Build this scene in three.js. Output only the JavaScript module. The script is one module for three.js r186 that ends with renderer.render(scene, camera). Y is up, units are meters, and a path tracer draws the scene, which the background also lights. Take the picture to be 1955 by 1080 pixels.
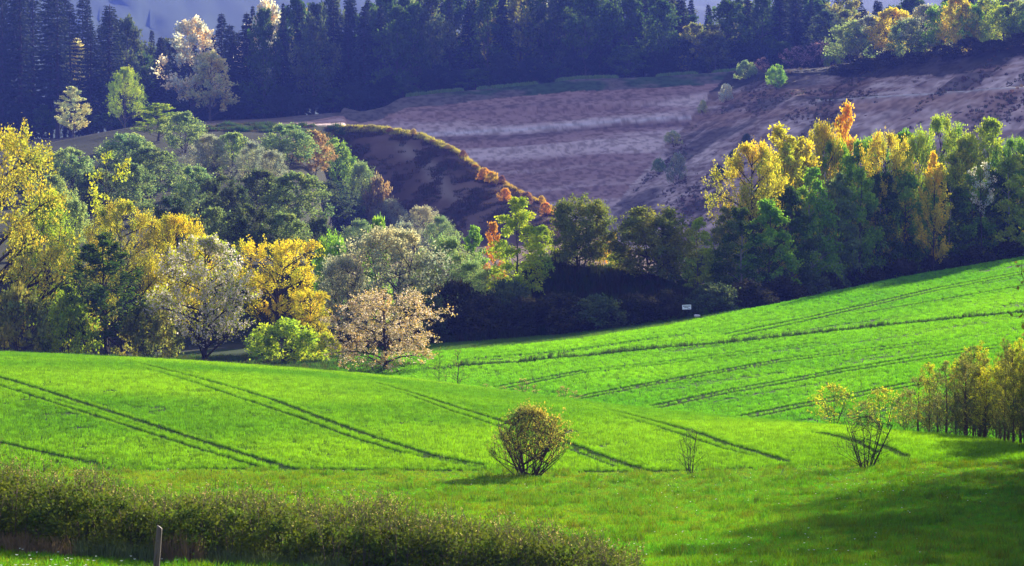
import * as THREE from 'three';

// ---------------------------------------------------------------- camera, sky, sun, exposure
const F = 5000, U0 = 977.5, HOR = 400;              // focal length, centre column and horizon row of the long lens, in photo pixels
const scene = new THREE.Scene();
const camera = new THREE.PerspectiveCamera(2 * Math.atan(540 / F) * 180 / Math.PI, 1955 / 1080, 0.5, 6000);
camera.position.set(0, 0, 0);
camera.rotation.x = -Math.atan((540 - HOR) / F);
const SUN_AZ = 28 * Math.PI / 180, SUN_EL = 19.5 * Math.PI / 180;   // behind the view, to the right
const sunDir = new THREE.Vector3(Math.sin(SUN_AZ) * Math.cos(SUN_EL), Math.sin(SUN_EL), -Math.cos(SUN_AZ) * Math.cos(SUN_EL));
// a hazy spring sky: pale at the horizon, soft blue overhead, brighter round the sun
{
  const W = 512, Hh = 256, data = new Float32Array(W * Hh * 4);
  for (let j = 0; j < Hh; j++) for (let i = 0; i < W; i++) {
    const el = ((j + 0.5) / Hh - 0.5) * Math.PI, az = ((i + 0.5) / W - 0.5) * 2 * Math.PI, y = Math.sin(el), x = Math.cos(az) * Math.cos(el), z = Math.sin(az) * Math.cos(el);
    const ang = Math.acos(Math.max(-1, Math.min(1, x * sunDir.x + y * sunDir.y + z * sunDir.z))), t = Math.sqrt(Math.max(0, y)), g = Math.exp(-ang / 0.35), wide = 0.5 + 0.5 * Math.cos(ang);
    const low = [0.2, 0.205, 0.235], high = [0.1, 0.14, 0.24], sunny = [0.9, 0.78, 0.6];
    for (let c = 0; c < 3; c++) data[(j * W + i) * 4 + c] = (low[c] + (high[c] - low[c]) * t) * (0.85 + 0.3 * wide) + sunny[c] * g * 0.5;
    data[(j * W + i) * 4 + 3] = 1;
  }
  const skyTexture = new THREE.DataTexture(data, W, Hh, THREE.RGBAFormat, THREE.FloatType);
  skyTexture.mapping = THREE.EquirectangularReflectionMapping; skyTexture.magFilter = skyTexture.minFilter = THREE.LinearFilter; skyTexture.needsUpdate = true;
  scene.background = scene.environment = skyTexture;
}
const sun = new THREE.DirectionalLight(new THREE.Color().setRGB(1, 0.92, 0.74), 5);
sun.name = 'sun';
sun.position.copy(sunDir).multiplyScalar(900);
sun.target.position.set(20, 0, -300);
sun.position.add(sun.target.position);
sun.castShadow = true;
sun.shadow.radius = 3;      // sun behind thin haze
sun.shadow.camera.left = -420; sun.shadow.camera.right = 420; sun.shadow.camera.top = 420; sun.shadow.camera.bottom = -420; sun.shadow.camera.far = 2500;
sun.shadow.mapSize.set(4096, 4096);
scene.add(sun, sun.target);
scene.fog = new THREE.FogExp2(new THREE.Color().setRGB(0.14, 0.21, 1.0), 0.00017);
const renderer = new THREE.WebGLRenderer({ antialias: true });
renderer.toneMapping = THREE.LinearToneMapping;
renderer.toneMappingExposure = 3.7;
renderer.shadowMap.enabled = true;

// ---------------------------------------------------------------- small helpers
const rng = (seed) => { let s = (seed * 2654435761) >>> 0; return () => { s = (s + 0x6d2b79f5) | 0; let t = Math.imul(s ^ (s >>> 15), 1 | s); t = (t + Math.imul(t ^ (t >>> 7), 61 | t)) ^ t; return ((t ^ (t >>> 14)) >>> 0) / 4294967296; }; };
const lerp = (a, b, t) => a + (b - a) * t, clamp = (x, a, b) => Math.min(b, Math.max(a, x));
const smooth = (a, b, x) => { const t = clamp((x - a) / (b - a), 0, 1); return t * t * (3 - 2 * t); };
const hash = (x, y) => { let h = Math.imul(x | 0, 374761393) + Math.imul(y | 0, 668265263); h = Math.imul(h ^ (h >>> 13), 1274126177); return ((h ^ (h >>> 16)) >>> 0) / 4294967296; };
const noise = (x, y) => { const ix = Math.floor(x), iy = Math.floor(y), fx = x - ix, fy = y - iy, s = fx * fx * (3 - 2 * fx), t = fy * fy * (3 - 2 * fy); return lerp(lerp(hash(ix, iy), hash(ix + 1, iy), s), lerp(hash(ix, iy + 1), hash(ix + 1, iy + 1), s), t); };
const fbm = (x, y, n = 4) => { let a = 0.5, s = 0, w = 0; for (let i = 0; i < n; i++) { s += a * noise(x, y); w += a; x = x * 2.03 + 17.1; y = y * 2.03 + 9.7; a *= 0.5; } return s / w; };
const table = (pts) => (u) => {
  if (u <= pts[0][0]) return pts[0][1];
  for (let i = 1; i < pts.length; i++) if (u <= pts[i][0]) { const t = (u - pts[i - 1][0]) / (pts[i][0] - pts[i - 1][0]); return lerp(pts[i - 1][1], pts[i][1], t); }
  return pts[pts.length - 1][1];
};
const softTable = (pts, w) => { const f = table(pts); return (u) => (f(u - w) + f(u - w / 2) + f(u) + f(u + w / 2) + f(u + w)) / 5; };   // a rounded polyline
const smax = (a, b, k) => { const h = clamp(0.5 + (a - b) / (2 * k), 0, 1); return lerp(b, a, h) + k * h * (1 - h); };
const smin = (a, b, k) => -smax(-a, -b, k);
const used = new Map();
function numbered(name) { const n = used.get(name) ?? 0; used.set(name, n + 1); return n ? name + '_' + String(n).padStart(3, '0') : name; }
function tag(o, label, category, group, kind) { if (label) o.userData.label = label; if (category) o.userData.category = category; if (group) o.userData.group = group; if (kind) o.userData.kind = kind; return o; }
function mesh(name, g, m, parent) { const o = new THREE.Mesh(g, m); o.name = parent ? name : numbered(name); o.castShadow = o.receiveShadow = true; (parent ?? scene).add(o); return o; }
const rgb = (r, g, b) => new THREE.Color().setRGB(r, g, b);
const matte = (r, g, b, more = {}) => new THREE.MeshPhysicalMaterial({ color: rgb(r, g, b), roughness: 0.95, specularIntensity: 0.2, side: THREE.DoubleSide, ...more });
const leafMat = (r, g, b, t = 0.5) => new THREE.MeshPhysicalMaterial({ color: rgb(r, g, b), roughness: 0.95, specularIntensity: 0.12, transmission: t, thickness: 0, side: THREE.DoubleSide, vertexColors: true });

// ---------------------------------------------------------------- the lie of the land: height of the ground at (x, d) with d metres ahead of the viewpoint
const ridgeRow = softTable([[-500, 664], [0, 675], [300, 688], [600, 708], [800, 728], [1000, 755], [1200, 780], [1400, 801], [1600, 817], [1750, 830], [1955, 850], [2400, 880]], 60);
const ridgeD = softTable([[-500, 205], [0, 205], [600, 205], [800, 200], [1000, 188], [1200, 175], [1400, 163], [1600, 152], [1750, 145], [1955, 138], [2400, 128]], 60);
const edgeRow = softTable([[-500, 900], [560, 900], [930, 903], [1230, 905], [1400, 899], [1600, 890], [1740, 884], [1955, 886], [2400, 890]], 40);
const y60 = softTable([[-600, -7.4], [0, -7.62], [500, -8.05], [1000, -8.35], [2400, -8.4]], 80);
const EDGE = 115;
function hA(x, d) {
  const u = clamp(U0 + F * x / Math.max(d, 30), -600, 2500);
  const ye = -(edgeRow(u) - HOR) / F * EDGE, a60 = y60(u);
  if (d <= 60) { const a48 = a60 + 0.72; return d > 48 ? lerp(a48, a60, (d - 48) / 12) : lerp(-1.8, a48, smooth(-30, 48, d) * 0.4 + 0.6 * clamp(d / 48, -0.5, 1)); }
  if (d <= EDGE) { const t = (d - 60) / (EDGE - 60); return lerp(a60, ye, t) - 0.35 * Math.sin(t * Math.PI) ; }
  const dr = ridgeD(u), T = dr - EDGE, yr = -(ridgeRow(u) - HOR) / F * dr, s = yr / dr, b = (s * T - (yr - ye)) / (T * T), a = s - 2 * b * T, t = d - EDGE;
  const tMax = (-0.28 - a) / (2 * b), tt = Math.min(t, tMax);
  return ye + a * tt + b * tt * tt - 0.28 * (t - tt);
}
const crestD = softTable([[-500, 224], [900, 225], [1100, 227], [1300, 236], [1500, 252], [1700, 271], [1955, 290], [2500, 320]], 40);
const crestDrop = (u) => -0.16 * smooth(1380, 1600, u);
const moundRow = softTable([[860, 605], [930, 580], [980, 545], [1015, 516], [1050, 505], [1085, 518], [1150, 522], [1240, 535], [1310, 560], [1400, 585], [1480, 602]], 10);
function hB(x, d) {
  const u = clamp(U0 + F * x / Math.max(d, 30), -600, 2500), dc = crestD(u);
  const plane = -22.5 + 0.0657 * x + 0.0468 * d, xc = (u - U0) / F * dc, top = -22.5 + 0.0657 * xc + 0.0468 * dc;
  let y = smin(plane, top + crestDrop(u) * (d - dc) - 0.01 * (d - dc), 0.25);
  if (d > 240 && d < 300 && u > 800 && u < 1560) { const e = (d - 265) / (d < 265 ? 8 : 11); y = Math.max(y, lerp(y, -(moundRow(u) - HOR) / F * 265, Math.exp(-e * e) * smooth(855, 960, u) * (1 - smooth(1400, 1500, u)))); }
  return Math.max(y, -17);
}
const cRow = softTable([[-600, 292], [0, 284], [60, 279], [270, 238], [380, 241], [500, 236], [640, 241], [720, 241], [800, 256], [870, 285], [920, 324], [1000, 369], [1060, 401], [1150, 450], [1300, 520], [1600, 640]], 14);
const cD = softTable([[-600, 560], [640, 553], [720, 546], [800, 539], [870, 529], [920, 518], [1000, 504], [1060, 490], [1150, 476], [1300, 450], [2500, 400]], 20);
const forestRow = table([[-600, 275], [0, 270], [200, 258], [300, 236], [500, 226], [640, 216], [700, 214], [770, 192], [1000, 170], [1200, 154], [1400, 142], [1600, 110], [2500, 95]]);
const pitTop = softTable([[560, 226], [620, 212], [650, 205], [690, 216], [735, 206], [765, 188], [850, 178], [1000, 164], [1100, 152], [1250, 148], [1400, 138], [1500, 132], [2500, 100]], 8);
const slopeTop = softTable([[1300, 152], [1400, 140], [1450, 122], [1560, 116], [1640, 104], [1800, 98], [1955, 84], [2500, 66]], 14);
function hC(x, d) {
  const u = clamp(U0 + F * x / Math.max(d, 100), -600, 2500), dc = cD(u), yc = -(cRow(u) - HOR) / F * dc;
  const bare = smooth(560, 660, u), d0 = lerp(285, dc - 38, bare), yb = lerp(-6.5, -6, bare) - 6 * smooth(1050, 1250, u), t = clamp((d - d0) / (dc - d0), 0, 1.0);
  let y = d <= dc ? lerp(yb, yc, lerp(Math.pow(t, 1.45), t * (1.25 - 0.25 * t), bare)) : 0;
  if (d < d0) y = yb - (d0 - d) * lerp(0.02, 0.06, bare);
  if (d > dc) {
    const df = 700, yf = -(forestRow(u) - HOR) / F * df, plateau = lerp(yc, yf, clamp((d - dc) / (df - dc), 0, 1.3)) - 0.9 * smooth(0, 18, d - dc) * (1 - smooth(40, 110, d - dc)), pit = yc - 0.55 * (d - dc);
    y = lerp(plateau, pit, smooth(655, 740, u));
  }
  return y + 0.8 * (fbm(x * 0.06, d * 0.06) - 0.5) * smooth(0, 30, d - 300);
}
function hPit(x, d) {
  const u = U0 + F * x / d, far = 680;
  const rough = fbm(x * 0.05 + 3, d * 0.05, 5) - 0.5;
  let e = -365.6 + 0.0794 * x + 0.587 * d;
  // benches and worn bedding on the back wall, gullies on the side slope
  const bed = e - 0.05 * x + 5 * (fbm(x * 0.013, 4.2) - 0.5), ledge = (c, w, a) => { const t = (bed - c) / w; return a * Math.exp(-t * t) * (0.35 + 1.3 * noise(x * 0.05 + c, c)); };
  e += 2.2 * (fbm(x * 0.02, e * 0.25 + 7, 4) - 0.5) + 0.9 * (fbm(x * 0.05 + 30, e * 1.1, 3) - 0.5) + 0.3 * (fbm(x * 0.4, e * 1.6, 3) - 0.5) + ledge(20.5, 0.5, 0.9) - ledge(19.2, 0.6, 0.8) + ledge(25, 0.7, 0.5) - ledge(23.9, 0.5, 0.5) + ledge(14.5, 0.6, 0.4);
  const slump = Math.exp(-(((x - 10) / 15) ** 2) - (((bed - 10) / 6) ** 2)); e += slump * (4.5 * (fbm(x * 0.2, bed * 0.3 + 2, 4) - 0.42));
  const yE = -(pitTop(u) - HOR) / F * far;
  const backing = smooth(0, 1, (d - 660) / 60), bank = smin(e, yE + 0.5 * rough + 0.02 * (d - far), 0.8);
  let f = -193.4 + 0.5933 * x + 0.2879 * d;
  const along = 0.44 * x - 0.9 * d, down = 0.9 * x + 0.44 * d;   // across and down the side slope
  f += 3.2 * (fbm(along * 0.06, down * 0.018, 4) - 0.5) + 1.8 * (fbm(along * 0.22, down * 0.05 + 9, 4) - 0.5) + 1.0 * (fbm(x * 0.35, d * 0.35, 3) - 0.5) + 0.7 * (fbm(along * 0.9, down * 0.3, 3) - 0.5);
  const topF = -(slopeTop(u) - HOR) / F * 585 + 0.8 * rough + 0.03 * (d - 585);
  const road = -(172 - HOR) / F * 560, cut = smooth(1480, 1600, u);
  f = lerp(f, Math.max(smin(f, road, 0.5), f - 5.5), cut);   // the level track cut into the slope
  f = smin(f, topF, 1.0);
  const side = smooth(560, 660, u);
  return lerp(-30, Math.max(bank, f), side);
}
function H(x, d) {
  if (d < 150) return Math.max(hA(x, d), -40);
  let y = d < 330 ? smax(hA(x, d), hB(x, d), 0.25) : -13.5;
  if (d > 262) y = Math.max(y, lerp(-40, hC(x, d), smooth(262, 285, d)));
  if (d > 420) y = Math.max(y, hPit(x, d));
  return y;
}
const xAt = (u, d) => (u - U0) / F * d, rowOf = (y, d) => HOR - F * y / d, yAt = (v, d) => -(v - HOR) / F * d;
function hit(u, v, d0, d1, h = H) {        // distance at which the ground shows at that place of the photograph
  let p = rowOf(h(xAt(u, d0), d0), d0) - v;
  for (let d = d0 + 0.5; d <= d1; d += 0.5) { const q = rowOf(h(xAt(u, d), d), d) - v; if (p >= 0 && q < 0) return d - 0.5 + 0.5 * p / (p - q); p = q; }
  return d1;
}

// ---------------------------------------------------------------- ground sheets
function sheet(name, us, ds, mat, colour, keep, h = H, fan = true) {
  const nu = us.length, nd = ds.length, P = new Float32Array(nu * nd * 3), C = new Float32Array(nu * nd * 3), UV = new Float32Array(nu * nd * 2), I = [];
  for (let j = 0; j < nd; j++) for (let i = 0; i < nu; i++) {
    const k = j * nu + i, d = ds[j], x = fan ? xAt(us[i], d) : us[i], y = h(x, d);
    P.set([x, y, -d], k * 3); UV.set([x, d], k * 2); C.set(colour(x, d, y, us[i]), k * 3);
  }
  for (let j = 0; j < nd - 1; j++) for (let i = 0; i < nu - 1; i++) {
    if (keep && !keep(fan ? us[i] : 0, (ds[j] + ds[j + 1]) / 2, fan ? xAt(us[i], ds[j]) : us[i])) continue;
    const a = j * nu + i; I.push(a, a + 1, a + nu, a + 1, a + nu + 1, a + nu);
  }
  const g = new THREE.BufferGeometry();
  g.setAttribute('position', new THREE.BufferAttribute(P, 3)); g.setAttribute('color', new THREE.BufferAttribute(C, 3)); g.setAttribute('uv', new THREE.BufferAttribute(UV, 2));
  g.setIndex(I); g.computeVertexNormals();
  return tag(mesh(name, g, mat), null, null, null, 'structure');
}
const range = (a, b, n) => Array.from({ length: n + 1 }, (_, i) => lerp(a, b, i / n));
const geo = (a, b, n) => Array.from({ length: n + 1 }, (_, i) => a * Math.pow(b / a, i / n));
// a grainy bump texture shared by all soil, 4 m a side
function grain(n, seed, fx) { const data = new Uint8Array(n * n * 4); for (let y = 0; y < n; y++) for (let x = 0; x < n; x++) { const v = clamp(fx(x / n, y / n, seed), 0, 1) * 255; data.set([v, v, v, 255], (y * n + x) * 4); } const t = new THREE.DataTexture(data, n, n); t.wrapS = t.wrapT = THREE.RepeatWrapping; t.magFilter = THREE.LinearFilter; t.needsUpdate = true; return t; }
const wrapNoise = (x, y, k, s) => { const a = x * k, b = y * k, ix = Math.floor(a), iy = Math.floor(b), fx = a - ix, fy = b - iy, sx = fx * fx * (3 - 2 * fx), sy = fy * fy * (3 - 2 * fy), m = (i) => ((i % k) + k) % k; return lerp(lerp(hash(m(ix) + s, m(iy)), hash(m(ix + 1) + s, m(iy)), sx), lerp(hash(m(ix) + s, m(iy + 1)), hash(m(ix + 1) + s, m(iy + 1)), sx), sy); };
const soilBump = grain(256, 5, (x, y, s) => 0.4 * wrapNoise(x, y, 8, s) + 0.3 * wrapNoise(x, y, 24, s + 90) + 0.3 * wrapNoise(x, y, 80, s + 170));
soilBump.repeat.set(0.2, 0.2);
const soilMat = new THREE.MeshPhysicalMaterial({ vertexColors: true, roughness: 1, specularIntensity: 0.08, side: THREE.DoubleSide, bumpMap: soilBump, bumpScale: 0.06 });
const sandMat = new THREE.MeshPhysicalMaterial({ vertexColors: true, roughness: 1, specularIntensity: 0.15, side: THREE.DoubleSide, bumpMap: soilBump, bumpScale: 0.35 });
const mix3 = (a, b, t) => [lerp(a[0], b[0], t), lerp(a[1], b[1], t), lerp(a[2], b[2], t)];
const turf = (x, d) => mix3([0.022, 0.05, 0.004], [0.035, 0.075, 0.006], fbm(x * 0.4, d * 0.4));
sheet('meadow', range(-42, 42, 130), range(-25, EDGE + 0.4, 110), soilMat, turf, null, H, false);
const meadowSides = [range(-160, -42, 20), range(42, 160, 20)];
for (const r of meadowSides) sheet('outer_meadow', r, range(-25, EDGE + 0.4, 30), soilMat, turf, null, H, false);
const fieldSoil = (x, d) => mix3([0.012, 0.03, 0.003], [0.022, 0.045, 0.006], fbm(x * 0.8, d * 0.8));
sheet('near_field_ground', range(-500, 2500, 220), range(EDGE, 262, 200), soilMat, fieldSoil, (u, d, x) => hA(x, d) >= hB(x, d) - 0.02);
sheet('far_field_ground', range(-500, 2500, 220), range(EDGE, 262, 200), soilMat, fieldSoil, (u, d, x) => hA(x, d) < hB(x, d) - 0.02);
const forestSoil = (x, d, y, u) => { const n = fbm(x * 0.25, d * 0.25); return mix3([0.016, 0.024, 0.006], [0.04, 0.036, 0.018], n); };
const heapSoil = (x, d, y, u) => {      // dark loamy heap with a pale washed-out streak
  const n = fbm(x * 0.12, d * 0.12, 5), w = u - (770 + (rowOf(y, d) - 280) * 1.05) + 60 * (n - 0.5), streak = Math.exp(-((w / 20) ** 2)) * smooth(262, 285, rowOf(y, d)) * (1 - smooth(375, 410, rowOf(y, d)));
  let c = mix3([0.085, 0.05, 0.035], [0.17, 0.105, 0.075], smooth(0.3, 0.75, n));
  c = mix3(c, [0.24, 0.18, 0.13], streak * 0.8);
  return c;
};
sheet('woodland_ground', range(-600, 2500, 260), range(262, 420, 90), soilMat, forestSoil);
sheet('quarry_bank', range(-600, 2500, 420), range(420, 596, 170), soilMat, (x, d, y, u) => {
  if (u > 640 && d < cD(u) + 3) return mix3(forestSoil(x, d, y, u), heapSoil(x, d, y, u), smooth(640, 700, u + 40 * (fbm(x * 0.2, d * 0.2) - 0.5)));
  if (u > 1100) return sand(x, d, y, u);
  if (d > cD(u)) { const n = fbm(x * 0.15, d * 0.15); const path = smooth(4, 8, d - cD(u)) * (1 - smooth(20, 30, d - cD(u))) * (1 - smooth(250, 330, u)); return mix3(mix3([0.05, 0.06, 0.025], [0.12, 0.085, 0.06], n), [0.42, 0.38, 0.32], path * 0.8); }
  return forestSoil(x, d, y, u);
});
function sand(x, d, y, u) {
  const q = y - 0.05 * x + 5 * (fbm(x * 0.013, 4.2) - 0.5), n = fbm(x * 0.06, q * 0.8, 4), m = fbm(x * 0.3 + 50, q * 1.1, 3), isF = (-193.4 + 0.5933 * x + 0.2879 * d) > (-365.6 + 0.0794 * x + 0.587 * d) - 1;
  let c;
  if (!isF) {
    const band = fbm(x * 0.014 + 9, q * 0.5 + 0.8 * (fbm(x * 0.03, q * 0.15) - 0.5), 4);
    c = mix3([0.4, 0.24, 0.19], [0.74, 0.54, 0.45], smooth(0.36, 0.62, band));
    c = mix3(c, [0.8, 0.68, 0.62], Math.exp(-(((q - 19.9 - 0.5 * (n - 0.5)) / 0.42) ** 2)) * smooth(0.25, 0.5, fbm(x * 0.04, 3)));
    c = mix3(c, [0.16, 0.1, 0.08], 0.65 * Math.exp(-(((q - 18.3 - 1.2 * (n - 0.5)) / 0.7) ** 2)) + 0.5 * Math.exp(-(((q - 26.5 - 2 * (n - 0.5)) / 0.55) ** 2)) * smooth(0.35, 0.6, m + 0.1));
    c = mix3(c, [0.3, 0.17, 0.12], 0.55 * smooth(-5.5, -2.5, y - yAt(pitTop(u), 680)) );
    if (y > yAt(pitTop(u), 680) - 2.6 - 1.2 * n) c = mix3([0.15, 0.12, 0.09], [0.05, 0.085, 0.03], smooth(0.4, 0.58, fbm(x * 0.11, y * 0.5)) * smooth(800, 900, u));
  } else {
    const along = 0.44 * x - 0.9 * d, down = 0.9 * x + 0.44 * d, g = fbm(along * 0.12, down * 0.03, 4), s = fbm(x * 0.07, d * 0.07 + 20, 5);
    c = mix3([0.3, 0.19, 0.14], [0.72, 0.53, 0.43], smooth(0.3, 0.72, 0.5 * g + 0.5 * m));
    c = mix3(c, [0.07, 0.055, 0.04], smooth(0.52, 0.68, s) * 0.75);
    c = mix3(c, [0.36, 0.2, 0.12], smooth(0.45, 0.7, fbm(x * 0.03, q * 0.7 + 40)) * smooth(15, 24, y) * 0.7);
    const road = yAt(172, 560); if (u > 1560) c = mix3(c, [0.5, 0.45, 0.38], Math.exp(-(((y - road + 0.1) / 0.3) ** 2)) * 0.8);
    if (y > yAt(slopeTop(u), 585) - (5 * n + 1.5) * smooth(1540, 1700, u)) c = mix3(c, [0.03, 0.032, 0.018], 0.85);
  }
  return mix3(c, [c[0] * 0.55, c[1] * 0.53, c[2] * 0.5], smooth(0.4, 0.7, fbm(x * 0.9, q * 2.2 + d * 0.4, 3)));
}
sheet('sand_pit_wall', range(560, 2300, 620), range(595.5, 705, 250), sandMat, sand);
sheet('quarry_plateau', range(-600, 562, 60), range(595.5, 705, 30), soilMat, (x, d) => mix3([0.05, 0.055, 0.025], [0.16, 0.1, 0.08], fbm(x * 0.12, d * 0.12)));
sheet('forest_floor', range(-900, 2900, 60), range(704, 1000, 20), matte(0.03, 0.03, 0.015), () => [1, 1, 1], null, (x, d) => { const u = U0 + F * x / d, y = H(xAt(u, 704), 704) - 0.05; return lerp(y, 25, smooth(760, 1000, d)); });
const hillRow = softTable([[-800, -95], [0, -85], [500, -60], [800, -25], [1100, 0], [1300, 13], [1400, 14], [1600, 6], [1955, -6], [3000, -30]], 120);
sheet('far_hill', range(-1500, 3500, 260), [...range(1000, 2900, 24), ...range(2925, 3300, 30), ...range(3350, 4600, 8)], soilMat, (x, d) => mix3([0.025, 0.045, 0.02], [0.05, 0.08, 0.03], fbm(x * 0.015, d * 0.015)), null, (x, d) => {
  const u = U0 + F * x / d, top = yAt(hillRow(u), 3250) - 8, t = smooth(1000, 3250, d);
  return lerp(24.5, top, t) + smooth(1150, 1650, d) * 14 * (fbm(x * 0.06, d * 0.06, 4) - 0.3) - 0.05 * Math.max(0, d - 3260);
});
console.log('ground done');

// ---------------------------------------------------------------- geometry collectors
class Soup {          // vertices, colours and faces of one mesh
  constructor() { this.p = []; this.c = []; this.i = []; }
  tube(pts, radii, sides) {
    const base = this.p.length / 3, n = pts.length, t = new THREE.Vector3(), a = new THREE.Vector3(), b = new THREE.Vector3();
    for (let k = 0; k < n; k++) {
      t.subVectors(pts[Math.min(k + 1, n - 1)], pts[Math.max(k - 1, 0)]).normalize();
      a.set(Math.abs(t.y) > 0.9 ? 1 : 0, Math.abs(t.y) > 0.9 ? 0 : 1, 0).cross(t).normalize(); b.crossVectors(t, a);
      for (let s = 0; s < sides; s++) { const w = s / sides * 2 * Math.PI, r = radii[k], c = Math.cos(w) * r, e = Math.sin(w) * r; this.p.push(pts[k].x + a.x * c + b.x * e, pts[k].y + a.y * c + b.y * e, pts[k].z + a.z * c + b.z * e); this.c.push(1, 1, 1); }
      if (k) for (let s = 0; s < sides; s++) { const q = base + (k - 1) * sides, s1 = (s + 1) % sides; this.i.push(q + s, q + s1, q + sides + s, q + s1, q + sides + s1, q + sides + s); }
    }
  }
  // a pointed leaf or spray from o along dir, half as wide as w, face turned to nrm
  leaf(o, dir, side, len, wid, col, fold = 0) {
    const k = this.p.length / 3, m = 0.45;
    this.p.push(o.x, o.y, o.z,
      o.x + dir.x * len * m + side.x * wid, o.y + dir.y * len * m + side.y * wid - fold, o.z + dir.z * len * m + side.z * wid,
      o.x + dir.x * len, o.y + dir.y * len - fold, o.z + dir.z * len,
      o.x + dir.x * len * m - side.x * wid, o.y + dir.y * len * m - side.y * wid - fold, o.z + dir.z * len * m - side.z * wid);
    for (let q = 0; q < 4; q++) this.c.push(col[0], col[1], col[2]);
    this.i.push(k, k + 1, k + 2, k, k + 2, k + 3);
  }
  blade(x, z, h, w, ang, lean, leanAng, col, y0 = 0) {
    const k = this.p.length / 3, cx = Math.cos(ang) * w, cz = Math.sin(ang) * w, lx = Math.cos(leanAng) * lean, lz = Math.sin(leanAng) * lean;
    this.p.push(x - cx, y0, z - cz, x + cx, y0, z + cz, x + lx * 0.4 + cx * 0.7, y0 + h * 0.65, z + lz * 0.4 + cz * 0.7, x + lx * 0.4 - cx * 0.7, y0 + h * 0.65, z + lz * 0.4 - cz * 0.7, x + lx, y0 + h, z + lz);
    for (let q = 0; q < 5; q++) this.c.push(col[0], col[1], col[2]);
    this.i.push(k, k + 1, k + 2, k, k + 2, k + 3, k + 3, k + 2, k + 4);
  }
  geometry(smoothed = false) {
    const g = new THREE.BufferGeometry();
    g.setAttribute('position', new THREE.BufferAttribute(new Float32Array(this.p), 3)); g.setAttribute('color', new THREE.BufferAttribute(new Float32Array(this.c), 3)); g.setIndex(this.i);
    if (smoothed) g.computeVertexNormals();
    return g;
  }
}
const V = (x, y, z) => new THREE.Vector3(x, y, z);
function bezier(a, b, c, n) { const out = []; for (let k = 0; k <= n; k++) { const t = k / n, s = 1 - t; out.push(V(s * s * a.x + 2 * s * t * b.x + t * t * c.x, s * s * a.y + 2 * s * t * b.y + t * t * c.y, s * s * a.z + 2 * s * t * b.z + t * t * c.z)); } return out; }
const along = (pts, t) => { const f = clamp(t, 0, 0.9999) * (pts.length - 1), k = Math.floor(f); return pts[k].clone().lerp(pts[k + 1], f - k); };
const dirAt = (pts, t) => { const k = Math.min(pts.length - 2, Math.floor(clamp(t, 0, 0.9999) * (pts.length - 1))); return pts[k + 1].clone().sub(pts[k]).normalize(); };
const ball = (R) => { const z = R() * 2 - 1, a = R() * 6.2832, r = Math.sqrt(1 - z * z); return V(r * Math.cos(a), z, r * Math.sin(a)); };
const gauss = (R) => (R() + R() + R() + R() - 2) * 0.87;

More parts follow.
